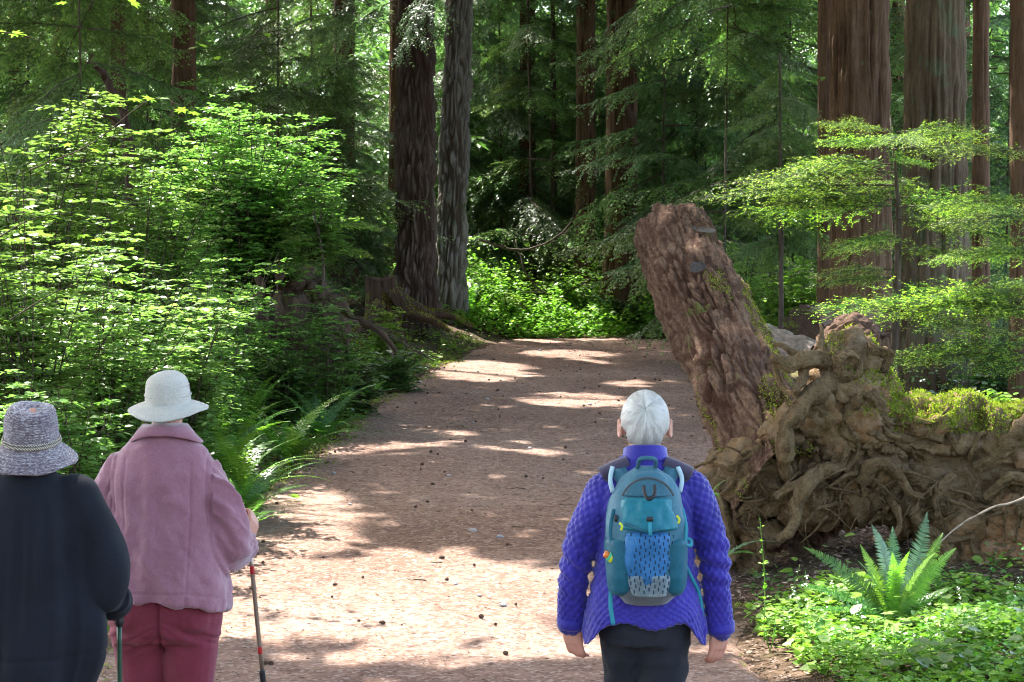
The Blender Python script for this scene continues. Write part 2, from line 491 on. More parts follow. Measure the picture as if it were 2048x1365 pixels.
# cones, stones and twigs lying on the path
def cone_mesh():
    mb = MB()
    L = .07; n = 46
    V, Fs = tube(spline([(0, 0, 0), (0, L * .5, 0), (0, L, 0)], 6), [.006, .016, .019, .017, .012, .004], 8)
    mb.add(V, Fs)
    k = np.arange(n); tt = (k + .5) / n; a = k * 2.4
    rad = .019 * np.sin(np.clip(tt * .95 + .06, 0, 1) * math.pi) ** .6 + .002
    pos = np.stack([np.cos(a) * rad * .75, tt * L, np.sin(a) * rad * .75], 1)
    out = np.stack([np.cos(a), .7 + 0 * a, np.sin(a)], 1)
    V, Fc = scatter(LEAF_V, LEAF_F, pos, basis(out, np.tile([0, 1.0, 0], (n, 1)) * -1 + out * .3), np.full(n, .018))
    mb.add(V, Fc)
    return mb.mesh('fir_cone', 'cone_brown')
def stone_mesh(seed, mat):
    import bmesh
    bm = bmesh.new(); bmesh.ops.create_icosphere(bm, subdivisions=3, radius=1)
    V = np.array([v.co for v in bm.verts]); Fc = np.array([[v.index for v in f.verts] for f in bm.faces]); bm.free()
    V = V * (1 + .28 * fbm(V * 1.3, 3, seed))[:, None] * np.array([1, .75, .5])
    return MB().add(V, Fc).mesh('stone', mat)
cm = cone_mesh()
for k in range(125):
    yy = 10.6 + 27 * rng.random() ** 1.25; u = rng.uniform(.03, .97)
    x = float(lerp(path_l(yy), path_r(yy), u))
    o = link('fir_cone', cm, None, (x, yy, pz(x, yy) + .008))
    o.rotation_euler = (rng.normal(0, .15), rng.uniform(0, 6), rng.uniform(0, 6.3)); s = rng.uniform(.3, .62)
    o.scale = (s, s, s)
    tag(o, 'small dark brown fir cone lying on the path', 'cone', 'fir cones scattered on the path')
sm = [stone_mesh(k, 'stone_grey' if k % 2 else 'stone_pale') for k in range(5)]
stones = [(945, 1062, .034), (1000, 1075, .03), (700, 1012, .02), (1180, 810, .03), (975, 800, .035), (840, 765, .03)]
for k in range(34):
    if k < len(stones):
        px, pyy, s = stones[k]; yy = ray_row(pyy); x = PX(px, yy)
    else:
        yy = 11 + 26 * rng.random(); u = rng.uniform(.05, .95); x = float(lerp(path_l(yy), path_r(yy), u)); s = rng.uniform(.012, .032)
    o = link('stone', sm[k % 5], None, (x, yy, pz(x, yy) + s * .15)); o.scale = (s, s, s); o.rotation_euler = (0, 0, rng.uniform(0, 6))
    if k == 0: tag(o, 'largest pale blue grey stone lying in the middle of the near path', 'stone', 'stones on the path')
    else: tag(o, 'small grey stone half sunk in the path', 'stone', 'stones on the path')
def twig(mb, p0, p1, r, wob=.05, n=9, side=0):
    C = np.linspace(p0, p1, n); L = np.linalg.norm(C[-1] - C[0])
    C = C + np.cumsum(rng.normal(0, wob * L / n, (n, 3)), 0)
    V, Fs = tube(C, np.linspace(r, r * .45, n), 5); mb.add(V, Fs)
    for k in range(side):
        i = rng.integers(2, n - 1); d = unit(1)[0]; d[2] = abs(d[2]) * .5
        D = C[i][None] + np.linspace(0, 1, 5)[:, None] * (d + (C[-1] - C[0]) / L) * L * rng.uniform(.12, .3)
        V, Fs = tube(D, np.linspace(r * .5, r * .2, 5), 4); mb.add(V, Fs)
    return C
for k in range(30):
    yy = 11 + 26 * rng.random() ** 1.2; u = rng.uniform(.02, .98); x = float(lerp(path_l(yy), path_r(yy), u))
    a = rng.uniform(0, 6.3); L = rng.uniform(.07, .22)
    mb = MB(); twig(mb, np.array([0, 0, 0.]), np.array([math.cos(a) * L, math.sin(a) * L, .005]), rng.uniform(.003, .006), .15, 6, int(rng.integers(0, 3)))
    o = mb.obj('twig', 'twig_bark', loc=(x, yy, pz(x, yy) + .012))
    tag(o, 'thin dead twig lying flat on the path', 'twig', 'twigs fallen on the path')
# ------------------------------------------------------------------ boughs, trunks, trees
def bough_mesh(name, seed, L, W, kind, mat, sticks='thin_bark'):
    g = np.random.default_rng(seed)
    par = dict(cedar=(21, .55, .10, .046, .105, .028, .10, .24), cedar_far=(22, .55, .10, .05, .12, .032, .12, .22),
               hemlock=(24, .22, .03, .0125, .026, .0075, .07, .07), fir=(24, .30, .06, .022, .045, .010, .08, .10))[kind]
    nt, droop, lift, sp, ll, lw, jit, tdroop = par
    def axis_pt(t): return np.stack([.05 * L * np.sin(t * 3 + seed), L * t, L * (lift * t - droop * t ** 2 * .55 + (.12 * t ** 6 if kind != 'hemlock' else 0))], -1)
    wood = MB(); leaf = MB()
    tt = np.linspace(0, 1, 14)
    V, Fs = tube(axis_pt(tt), .011 * L / 2 * (1.1 - tt), 5); wood.add(V, Fs)
    pos = []; fw = []; up = []; ln = []; tip = []
    def twigline(p0, d0, length, dr, nlev, endtip):
        m = max(3, int(length / sp)); s = np.linspace(0, 1, m)
        C = p0 + d0 * (length * s)[:, None] + np.array([0, 0, -1.0]) * (dr * length * s ** 2)[:, None]
        C = C + np.cumsum(g.normal(0, .006, C.shape), 0)
        if nlev >= 1:
            k = max(2, m // 4); V, Fs = tube(C[np.linspace(0, m - 1, k + 1).astype(int)], np.linspace(.004, .0012, k + 1), 3, False); wood.add(V, Fs)
        T = np.gradient(C, axis=0); T /= np.linalg.norm(T, axis=1)[:, None] + 1e-9
        side = np.cross(T, [0, 0, 1.0]); side /= np.linalg.norm(side, axis=1)[:, None] + 1e-9
        for sg in (-1, 1):
            pos.append(C); f = T * .75 + side * sg * (.85 - .3 * s)[:, None] + g.normal(0, jit, C.shape); fw.append(f)
            up.append(np.tile([0, 0, 1.0], (m, 1)) + g.normal(0, .22, C.shape) + side * sg * .1)
            ln.append(ll * (1.0 - .5 * s) * g.uniform(.7, 1.2, m)); tip.append(np.clip((s - (1 - endtip)) / .1, 0, 1) * g.uniform(.5, 1, m))
        if nlev >= 1 and length > ll * 4:
            ns = int(length / (sp * 3.2))
            for q in range(ns):
                i = int((q + .6) / ns * (m - 1)); sg = 1 if q % 2 else -1
                d = T[i] * .7 + side[i] * sg * .75 + g.normal(0, .08, 3); d /= np.linalg.norm(d)
                twigline(C[i], d, length * .36 * (1 - .6 * i / m) * g.uniform(.6, 1.2), dr * .8, nlev - 1, min(.8, endtip * 1.4))
    for k in range(nt * 2):
        t = .06 + .94 * ((k + g.random()) / (nt * 2)); sg = 1 if k % 2 else -1
        prof = (min(1, t / .22) ** .7) * (1 - t) ** .75 * 1.25 + .07
        p0 = axis_pt(np.array([t]))[0]; a = R(g.uniform(48, 66)) * (1 - .35 * t)
        d = np.array([sg * math.sin(a), math.cos(a), g.normal(-.02, .10) - (tdroop if kind[:5] == 'cedar' else 0) * .5]); d /= np.linalg.norm(d)
        twigline(p0, d, W * prof * g.uniform(.6, 1.15), g.uniform(.2, 1.3) * tdroop * 2, 1, .32 if kind == 'hemlock' else .3)
    twigline(axis_pt(np.array([.9]))[0], np.array([0, 1.0, -.3]), W * .2, .2, 0, .6)
    pos = np.concatenate(pos); fw = np.concatenate(fw); up = np.concatenate(up); ln = np.concatenate(ln); tip = np.concatenate(tip)
    n = len(pos); keep = g.random(n) < .93
    pos, fw, up, ln, tip = pos[keep], fw[keep], up[keep], ln[keep], tip[keep]; n = len(pos)
    sc = np.stack([np.full(n, lw) * (1 + .5 * tip * (kind == 'hemlock')), ln * (1 + .25 * tip), ln], 1)
    V, Fc = scatter(NEED_V2, NEED_F, pos, basis(fw, up), sc)
    lowf = vnoise(pos * 3, seed) * .5 + .5
    leaf.add(V, Fc, rnd=np.repeat(np.clip(g.random(n) * .6 + lowf * .5, 0, 1), 4), tip=np.repeat(tip, 4))
    me = leaf.mesh(name, mat, False)
    wm = wood.mesh(name + '_wood', sticks)
    return me, wm
B_CEDAR = [bough_mesh('bough', s, L, W, 'cedar', 'cedar_leaf') for s, L, W in ((1, 2.2, .75), (2, 2.6, .85), (3, 1.8, .7))]
B_BLUE = [bough_mesh('bough', s, L, W, 'cedar', 'cedar_leaf_blue') for s, L, W in ((4, 2.3, .8), (5, 2.7, .9), (6, 1.9, .75))]
B_HEM = [bough_mesh('bough', s, L, W, 'hemlock', 'hemlock_leaf') for s, L, W in ((7, 1.3, .55), (8, 1.6, .6), (9, 1.0, .45))]
B_FAR = [bough_mesh('bough', s, L, W, 'cedar_far', 'far_leaf') for s, L, W in ((10, 2.6, 1.0), (11, 3.0, 1.1))]

def add_bough(parent, meshes, k, p, az, pitch, roll, s):
    me, wm = meshes[k % len(meshes)]
    o = link('bough', me, parent, p)
    o.rotation_euler = (pitch, roll, az); o.scale = (s, s, s)
    w = link('branch', wm, o)
    return o

TREES = []
def trunk_mesh(height, r0, r1, lean, kind, mat, nseg, zfine, dz, flare=.35, seed=0, bend=.0, amp=None):
    """trunk standing on local z, fine rows up to zfine, coarse above"""
    zs = np.concatenate([np.arange(-.5, zfine, dz), np.arange(zfine, height, 1.2), [height]])
    a = np.arange(nseg) / nseg * 2 * math.pi
    Zg, A = np.meshgrid(zs, a, indexing='ij')
    t = np.clip(Zg / height, 0, 1)
    rad = lerp(r0, r1, t ** .8)
    lob = .55 + .45 * np.cos(A * 5 + seed) * np.cos(A * 2 + seed * 2)
    rad = rad * (1 + flare * np.exp(-np.maximum(Zg, 0) / (.7)) * (lob + .3))
    ca, sa = np.cos(A), np.sin(A)
    flat = lambda m: m.ravel()
    if kind == 'fir':
        am = .075 * r0 / .38 if amp is None else amp
        q = np.stack([flat(ca * r0 * 11), flat(sa * r0 * 11), flat(Zg * 2.0)], 1)
        q = q + np.stack([vnoise(q * .8, seed), vnoise(q * .8, seed + 1), vnoise(q * .8, seed + 2)], 1) * .45
        d = 1.1 * (sstep(.0, .5, voro(q, seed)) - .5) + .5 * ridged(q * np.array([1.2, 1.2, .8]), 2, seed + 2) + .55 * fbm(q * np.array([2.2, 2.2, 3.5]), 3, seed + 5) + .5 * fbm(q * .3, 2, seed + 8)
    elif kind == 'cedar':
        am = .058 * r0 / .38 if amp is None else amp
        q = np.stack([flat(ca * r0 * 20), flat(sa * r0 * 20), flat(Zg * 1.15)], 1)
        q[:, :2] += np.stack([vnoise(q * .4, seed), vnoise(q * .4, seed + 1)], 1) * .9
        d = ridged(q * np.array([.55, .55, .8]), 2, seed + 6) * .75 + ridged(q, 3, seed) * .5 + .5 * fbm(q * .25, 2, seed + 3) + .25 * fbm(q * np.array([1, 1, 9]), 2, seed + 9)
    else:
        am = .02 * r0 / .1 if amp is None else amp
        q = np.stack([flat(ca * r0 * 14), flat(sa * r0 * 14), flat(Zg * 2)], 1)
        d = fbm(q, 3, seed)
    rad = rad + am * d.reshape(rad.shape)
    cx = lean[0] * np.maximum(Zg, 0) + bend * np.sin(Zg * .35 + seed); cy = lean[1] * np.maximum(Zg, 0)
    V = np.stack([cx + ca * rad, cy + sa * rad, Zg], -1).reshape(-1, 3)
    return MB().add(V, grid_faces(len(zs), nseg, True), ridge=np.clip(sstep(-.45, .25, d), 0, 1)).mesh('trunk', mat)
def tree(name, label, px, d, wpx, kind, mat, lean=0.0, height=27, nseg=48, dz=.12, seed=None, group='tall forest trees', zb=0, cat='tree', crown=True, bend=0.0, flare=.35):
    g = ground_at(px, d); seed = seed if seed is not None else len(TREES) * 7 + 3
    root = thing(name, label, cat, g + np.array([0, 0, zb]), group)
    r0 = abs(wpx / F * d / 2)
    ztop = (CH + 760 / F * d) - g[2]
    link('trunk', trunk_mesh(height, r0, r0 * .45, (lean, 0), kind, mat, nseg, ztop, dz, seed=seed, bend=bend, flare=flare), root)
    TREES.append((root, g, lean, height, r0, crown))
    return root

# the two firs at the end of the path
fir1 = tree('douglas_fir', 'thick dark furrowed fir trunk beside the cut stump at the end of the path', 833, 36, 80, 'fir', 'fir_bark_dark', lean=-.004, nseg=150, dz=.045, seed=11)
fir2 = tree('douglas_fir', 'pale grey fir trunk leaning slightly right, behind the dark thick fir', 897, 39, 58, 'fir', 'fir_bark_grey', lean=.036, nseg=130, dz=.045, seed=12)
# big cedars at the right
ced1 = tree('cedar_tree', 'massive brown cedar trunk behind the thin hemlock stem at the right', 1722, 24, 118, 'cedar', 'cedar_bark', nseg=170, dz=.075, seed=13, lean=-.002, flare=.22)
ced2 = tree('cedar_tree', 'massive two toned grey green cedar trunk, second large one from the right edge', 1868, 26, 122, 'cedar', 'cedar_bark_green', nseg=170, dz=.075, seed=14, lean=.004, flare=.22)
tree('cedar_tree', 'narrow dark cedar trunk touching the left side of the massive brown cedar', 1651, 27, 32, 'cedar', 'cedar_bark', nseg=60, dz=.1, lean=-.001, flare=.15)
tree('cedar_tree', 'slender straight cedar trunk right of the two toned massive cedar', 1962, 27, 34, 'cedar', 'cedar_bark', nseg=60, dz=.1, flare=.15)
tree('cedar_tree', 'dark cedar trunk cut by the right edge of the picture', 2046, 23, 50, 'cedar', 'cedar_bark', nseg=80, dz=.09, flare=.15)
tree('cedar_tree', 'pinkish brown far trunk glimpsed between the two massive cedars', 1797, 40, 30, 'fir', 'log_bark', nseg=48, dz=.1)
tree('cedar_tree', 'dim far trunk behind the right side of the two toned cedar', 1925, 38, 34, 'cedar', 'cedar_bark', nseg=48, dz=.1)
# left side
tree('cedar_tree', 'slim reddish cedar trunk behind the broken dark limb at the left', 237, 30, 33, 'cedar', 'cedar_bark', nseg=60, dz=.1, lean=.0)
tree('cedar_tree', 'reddish cedar trunk above the tall bright shrub at the left', 367, 33, 50, 'cedar', 'cedar_bark', nseg=70, dz=.1)
tree('cedar_tree', 'grey brown cedar trunk well left of the dark thick fir', 688, 44, 44, 'cedar', 'cedar_bark', nseg=60, dz=.12)
tree('cedar_tree', 'straight reddish cedar trunk half hidden behind the dark thick fir', 797, 45, 38, 'cedar', 'cedar_bark', nseg=60, dz=.12)
tree('cedar_tree', 'faint twin trunk far back between reddish cedar and grey brown cedar', 545, 50, 30, 'cedar', 'cedar_bark', nseg=40, dz=.2)
tree('cedar_tree', 'dim trunk far back at the upper left behind leafy branches', 120, 42, 28, 'cedar', 'cedar_bark', nseg=40, dz=.2)
tree('cedar_tree', 'dark trunk at the far left edge among drooping branches', 30, 36, 26, 'cedar', 'cedar_bark', nseg=40, dz=.2)
# centre, among the drooping boughs
tree('cedar_tree', 'shadowy flared cedar trunk just left of the big leaning log', 1243, 41, 62, 'cedar', 'cedar_bark', nseg=80, dz=.1, flare=.5)
tree('cedar_tree', 'reddish shaggy trunk in the middle behind drooping cedar boughs', 1172, 43, 40, 'cedar', 'cedar_bark', nseg=60, dz=.12)
tree('cedar_tree', 'dim trunk right of the pale grey fir behind cedar boughs', 1055, 46, 34, 'cedar', 'cedar_bark', nseg=50, dz=.15)
tree('cedar_tree', 'dim far trunk above the top of the big leaning log', 1395, 48, 30, 'cedar', 'cedar_bark', nseg=40, dz=.2)
tree('cedar_tree', 'dim far trunk at the top between leaning log and massive brown cedar', 1530, 47, 26, 'cedar', 'cedar_bark', nseg=40, dz=.2)

# unseen trees added beside and behind the viewer to shade the walkers
for k, (x_, y_, lab) in enumerate([(-5.5, -3, 'unseen cedar added for shade behind the viewer on the left'), (5, -5, 'unseen cedar added for shade behind the viewer on the right'), (-6.5, 5, 'unseen cedar added for shade left of the viewer'), (6.0, 4, 'unseen cedar added for shade right of the viewer'), (-1, -14, 'unseen cedar added for shade far behind the viewer'), (7.5, 11, 'unseen cedar added for shade right of the walkers'), (-8, 12, 'unseen cedar added for shade left of the walkers')]):
    tree('cedar_tree', lab, 1024 + x_ / max(abs(y_), .1) * F if y_ > 0 else 1024 + x_ / y_ * F, y_, abs(.6 / y_ * F), 'cedar', 'cedar_bark', nseg=20, dz=1.0, seed=300 + k)
# young conifers whose boughs fill the middle ground
def young(name, label, px, d, height, rpx, meshes, z0, n, s0, s1, seed, mat='thin_bark', pitch=(-.45, .12), group='young conifers between the big trunks', bend=.05, facing=None, stem_kind='thin'):
    g = ground_at(px, d); gg = np.random.default_rng(seed)
    root = thing(name, label, 'tree', g, group)
    r0 = rpx / F * d
    link('trunk', trunk_mesh(height, r0, r0 * .25, (gg.normal(0, .01), 0), stem_kind, mat, 14, height - .05, .2, seed=seed, bend=bend), root)
    az = gg.uniform(0, 6)
    for k in range(n):
        t = (k + gg.random()) / n; z = lerp(z0, height * .97, t)
        az += 2.4 + gg.normal(0, .3)
        if facing is not None and gg.random() < .75: az2 = facing + gg.normal(0, .9)
        else: az2 = az
        s = lerp(s0, s1, t) * gg.uniform(.75, 1.15)
        pt = gg.uniform(*pitch)
        dd_ = np.array([-math.sin(az2) * s, math.cos(az2) * s, 0]); mid = g + np.array([[0, 0, z]]) + dd_[None] * np.array([[.4], [1.0], [1.8]])
        if in_light(mid, 1.5).any() and z > 2.2: continue
        add_bough(root, meshes, int(gg.integers(0, 9)), (0, 0, z), az2, pt, gg.normal(0, .18), s)
    return root
young('young_cedar', 'young cedar with drooping sprays right of the pale grey fir', 1000, 46, 11, 3, B_BLUE, 0.84, 42, 1.19, 0.77, 101)
young('young_cedar', 'young cedar with a dark straight stem in the middle of the far boughs', 1104, 44.5, 12, 8, B_BLUE, 0.92, 44, 1.19, 0.88, 102, bend=.03)
young('young_cedar', 'young cedar drooping over the flared trunk behind the leaning log', 1215, 45, 11, 3, B_CEDAR, 1.01, 44, 1.19, 0.77, 103)
young('young_cedar', 'young cedar with bluish sprays above the top end of the leaning log', 1330, 40, 12, 3, B_BLUE, 1.09, 47, 1.23, 0.88, 104)
young('young_cedar', 'young cedar with dense dark sprays right of the leaning log top', 1455, 33, 11, 3, B_CEDAR, 1.18, 84, 1.14, 0.88, 105)
young('young_cedar', 'leafy young cedar close left of the massive brown cedar', 1570, 38, 12, 3, B_CEDAR, 1.51, 80, 1.23, 0.88, 106)
young('young_cedar', 'young cedar filling the gap behind the two massive cedars', 1810, 36, 12, 3, B_CEDAR, 0.84, 70, 1.04, 0.77, 107)
young('young_cedar', 'young cedar with bluish sprays near the right edge', 2000, 31, 10, 3, B_BLUE, 0.70, 70, 0.95, 0.77, 108)
young('young_hemlock', 'silvery young conifer left of the dark thick fir', 672, 37.5, 9.5, 3, B_BLUE, 0.70, 87, 0.90, 0.66, 109)
young('young_cedar', 'young cedar standing behind the nurse stump shrub', 560, 36, 11, 3, B_CEDAR, 1.05, 80, 1.14, 0.77, 110)
young('young_cedar', 'young cedar between the two slim reddish trunks at the left', 300, 38, 11, 3, B_CEDAR, 1.26, 80, 1.23, 0.88, 111)
young('young_cedar', 'young cedar in the dark corner at the upper left', 60, 31, 10, 3, B_CEDAR, 1.05, 80, 1.23, 0.88, 112)
young('young_cedar', 'young cedar with dark boughs above the leafy slope at the left', 170, 27, 9, 3, B_CEDAR, 1.26, 52, 1.04, 0.77, 116)
young('young_cedar', 'young cedar high behind the reddish trunk above the bright shrub', 440, 42, 12, 3, B_BLUE, 1.05, 80, 1.23, 0.88, 113)
young('young_cedar', 'small cedar in the dim gap behind the two firs', 905, 47, 12, 3, B_BLUE, 1.05, 80, 1.23, 0.88, 114)
young('small_fir', 'small dark conifer with a thin bare stem right of the leaning log', 1555, 26, 4.4, 7, B_CEDAR, 1.9, 22, .55, .3, 115)

young('young_cedar', 'young cedar standing dark right behind the end of the path', 1060, 44, 12, 4, B_CEDAR, .8, 44, 1.25, .9, 121)
young('young_cedar', 'young cedar behind the flared trunk in the middle', 1280, 45, 12, 4, B_BLUE, .8, 44, 1.3, .9, 122)
young('young_cedar', 'young cedar in the dim back right of the leaning log top', 1400, 44, 12, 4, B_CEDAR, .8, 80, 1.3, .9, 123)
young('young_cedar', 'young cedar in the dim back behind the small dark conifer', 1510, 43, 12, 4, B_BLUE, 1.5, 70, 1.3, .9, 124)
young('young_cedar', 'young cedar in the dim back left of the grey brown cedar', 630, 46, 12, 4, B_CEDAR, 1.0, 70, 1.3, .9, 125)
young('young_cedar', 'young cedar in the dim back behind the slim reddish trunk', 210, 44, 12, 4, B_BLUE, 1.0, 70, 1.3, .9, 126)
young('young_cedar', 'young cedar peeking between the two massive cedars high up', 1790, 44, 12, 4, B_BLUE, 1.0, 60, 1.2, .9, 127)
young('young_cedar', 'dim young cedar filling the back just right of the two firs', 985, 51, 14, 3, B_CEDAR, .8, 80, 1.5, 1.1, 131)
young('young_cedar', 'dim young cedar filling the back behind the straight dark stem', 1120, 52, 14, 3, B_BLUE, .8, 80, 1.5, 1.1, 132)
young('young_cedar', 'dim young cedar filling the back above the flared cedar trunk', 1235, 51, 14, 3, B_CEDAR, .8, 80, 1.5, 1.1, 133)
# a cedar limb reaching in from the top, in front of the middle trees
limb = thing('cedar_limb', 'bright cedar bough hanging in from the top above the leaning log', 'branch', P(1500, -60, 23))
for k, (px, py, az, pt, s) in enumerate([(1500, -40, 1.35, -.25, .85), (1460, 10, 1.5, -.35, .75), (1420, -30, 1.2, -.5, .8), (1520, 60, 1.7, -.3, .6), (1380, -60, 1.9, -.6, .7)]):
    add_bough(limb, B_CEDAR, k, P(px, py, 23 + .2 * k) - P(1500, -60, 23), az, pt, .1 * k - .2, s)
V, Fs = tube(spline([(0, 0, .3), P(1440, -70, 23.4) - P(1500, -60, 23), P(1330, -90, 23.2) - P(1500, -60, 23)], 10), np.linspace(.03, .012, 10), 7)
MB().add(V, Fs).obj('stem', 'thin_bark', limb)
limb2 = thing('cedar_limb', 'cedar bough hanging in front of the dark thick fir at the top', 'branch', P(880, -40, 30))
for k, (px, py, az, pt, s) in enumerate([(860, -40, 2.6, -.9, .7), (800, 0, 1.5, -.5, .8), (720, 20, 1.2, -.35, .7)]):
    add_bough(limb2, B_BLUE, k, P(px, py, 30 + .2 * k) - P(880, -40, 30), az, pt, .1 * k, s)

# hemlock saplings at the right with pale new tips
def hemlock(label, px, d, top_py, rows, seed, rpx=9, group='hemlock saplings behind the root plate', base=None):
    g = ground_at(px, d) if base is None else np.array(base); gg = np.random.default_rng(seed)
    root = thing('hemlock_sapling', label, 'tree', g, group)
    h = P(px, top_py, d)[2] - g[2]; r0 = rpx / F * d
    n = 26; t = np.linspace(0, 1, n)
    C = np.stack([.04 * np.sin(t * 4 + seed) - .10 * np.clip(t - .75, 0, 1) * 2, .03 * np.cos(t * 3), t * (h + .1) - .1], 1)
    V, Fs = tube(C, np.interp(t, [0, .7, 1], [r0, r0 * .7, .006]), 10)
    MB().add(V, Fs).obj('trunk', 'thin_bark', root)
    for k, (py, az, s, pt) in enumerate(rows):
        z = P(px, py, d)[2] - g[2]
        i = int(np.clip(z / h * (n - 1), 0, n - 1))
        add_bough(root, B_HEM, k, (C[i][0], C[i][1], z), R(az), pt, gg.normal(0, .1), s)
    return root
# azimuth 90 = to the left in the picture, -90 = to the right, 180 = towards the camera
rows = [(262, 100, .55, .15), (268, -80, .6, .1), (290, 120, .85, .05), (300, -105, .95, .02), (275, 175, .6, -.1), (330, 75, 1.0, .06), (345, 105, 1.15, .0),
        (372, 90, 1.1, .02), (400, 98, 1.22, .03), (410, 80, 1.1, .04), (415, -95, 1.0, .0), (395, -70, .9, -.02), (440, -110, .9, -.12), (470, 130, .6, -.1),
        (500, -80, .75, .0), (540, 95, .6, .0), (555, 110, .55, -.02), (575, -95, .7, -.08), (600, 80, .55, .0), (640, -85, .8, -.05), (320, 200, .5, -.1), (360, 0, .8, 0), (480, 20, .7, 0)]
hemlock('slim hemlock sapling with pale green tips in front of the massive brown cedar', 1787, 17.5, 235, rows, 5)
rows = [(400, 100, .75, .0), (425, -80, .9, .0), (432, 85, .85, .0), (495, 100, .7, -.03), (505, 75, .6, 0), (590, 88, .95, .03), (606, 100, 1.2, .05), (615, 92, 1.25, .06),
        (622, 118, .9, .0), (690, 100, 1.0, .02), (705, 88, .95, 0), (722, 110, .7, -.06), (560, 20, .8, 0), (650, -30, .8, 0)]
hemlock('hemlock sapling at the right edge reaching left over the mossy roots', 2085, 16, 350, rows, 6)
rows = [(430, 80, .5, 0), (445, -90, .5, 0), (470, 120, .5, -.1), (490, -60, .5, -.1), (520, 95, .5, -.1)]
hemlock('small shaded hemlock growing on the old nurse stump at the left', 640, 23.2, 415, rows, 7, rpx=3, base=P(640, 560, 23.4), group='hemlock saplings on the left bank')

# ---------------------------------------------------------------- unseen crowns above the frame, shaped to cast the sun patches
CAN = []
area_x, area_y = (-22, 12), (-14, 78)
n = 300000
pts = np.stack([rng.uniform(*area_x, n), rng.uniform(*area_y, n), rng.uniform(0, 1, n)], 1)
zlo = np.where(pts[:, 1] < 7, 6.0, 9.0)
pts[:, 2] = np.maximum(CH + 800 / F * pts[:, 1] + 1.5, zlo) + pts[:, 2] ** 1.2 * 12
clump = fbm(pts * np.array([.35, .35, .6]), 3, 55)
gy_ = pts[:, 1] - SUN[1] / SUN[2] * (pts[:, 2] - 1.0)
gx_ = pts[:, 0] - SUN[0] / SUN[2] * (pts[:, 2] - 1.0)
pts = pts[(clump > np.where((gy_ > 6) & (gy_ < 36), -.5, -.05)) & (rng.random(len(pts)) < np.where(gy_ > 39.5, .02, np.where((gx_ < -5) | (gx_ > 5), .45, 1.0)))]
pts = pts[~in_light(pts)]
Tb = np.array([t[1][:2] for t in TREES]); Tr = [t for t in TREES]
own = np.argmin(((pts[:, None, :2] - Tb[None]) ** 2).sum(-1), 1)
for k, (root, g, lean, h, r0, cr) in enumerate(Tr):
    sel = pts[own == k]
    if len(sel) < 5: continue
    m = len(sel); loc = sel - g
    fw = loc.copy(); fw[:, 2] = rng.normal(-.3, .4, m) * np.linalg.norm(fw[:, :2], axis=1); fw += rng.normal(0, .6, (m, 3))
    sc = np.stack([rng.uniform(.19, .38, m), rng.uniform(.33, .62, m), np.full(m, .3)], 1)
    V, Fc = scatter(NEED_V2, NEED_F, loc, basis(fw, np.tile([0, 0, 1.], (m, 1)) + rng.normal(0, .5, (m, 3))), sc)
    MB().add(V, Fc, rnd=np.repeat(rng.random(m), 4)).obj('crown', 'shade_canopy_leaf', root, smooth=False)  # leaf cloud added to block the sun, shared out to the nearest tree

# ---------------------------------------------------------------- far forest that reads as one mass
mb = MB()
fv = [];
for layer, (d0, d1, nb, sz) in enumerate([(47, 60, 560, 1.0), (62, 88, 2300, 1.4)]):
    d = rng.uniform(d0, d1, nb); px = rng.uniform(-250, 2300, nb)
    x = PX(px, d); z = H(x, d) + rng.uniform(.3, 1, nb) * (3 + 12.5 * rng.random(nb))
    for k in range(nb):
        p = np.array([x[k], d[k], z[k]])
        if layer == 0 and in_light(p, 1.0)[0]: continue
        me = FARB[k % 2] if 'FARB' in globals() else None
        if me is None:
            FARB = []
            for bm_, wm_ in B_FAR:
                v = np.empty(len(bm_.vertices) * 3, np.float32); bm_.vertices.foreach_get('co', v)
                rr = np.empty(len(bm_.vertices), np.float32); bm_.attributes['rnd'].data.foreach_get('value', rr)
                v = v.reshape(-1, 4, 3)[::19]; rr = rr.reshape(-1, 4)[::19]
                c = v.mean(1, keepdims=True); v = c + (v - c) * np.array([4.0, 4.0, 4.0])
                FARB.append((v.reshape(-1, 3), rr.ravel()))
            me = FARB[k % 2]
        v, rr = me
        s = sz * rng.uniform(.7, 1.3)
        Rm = np.array(Matrix.Rotation(rng.uniform(0, 6.28), 3, 'Z') @ Matrix.Rotation(rng.uniform(-.6, .0), 3, 'X'))
        mb.add(v @ Rm.T * s + p, np.arange(len(v)).reshape(-1, 4), rnd=rr)
far = mb.obj('distant_forest', 'far_leaf', smooth=False)
tag(far, 'dim mass of distant conifer boughs closing the view', 'forest', kind='stuff')
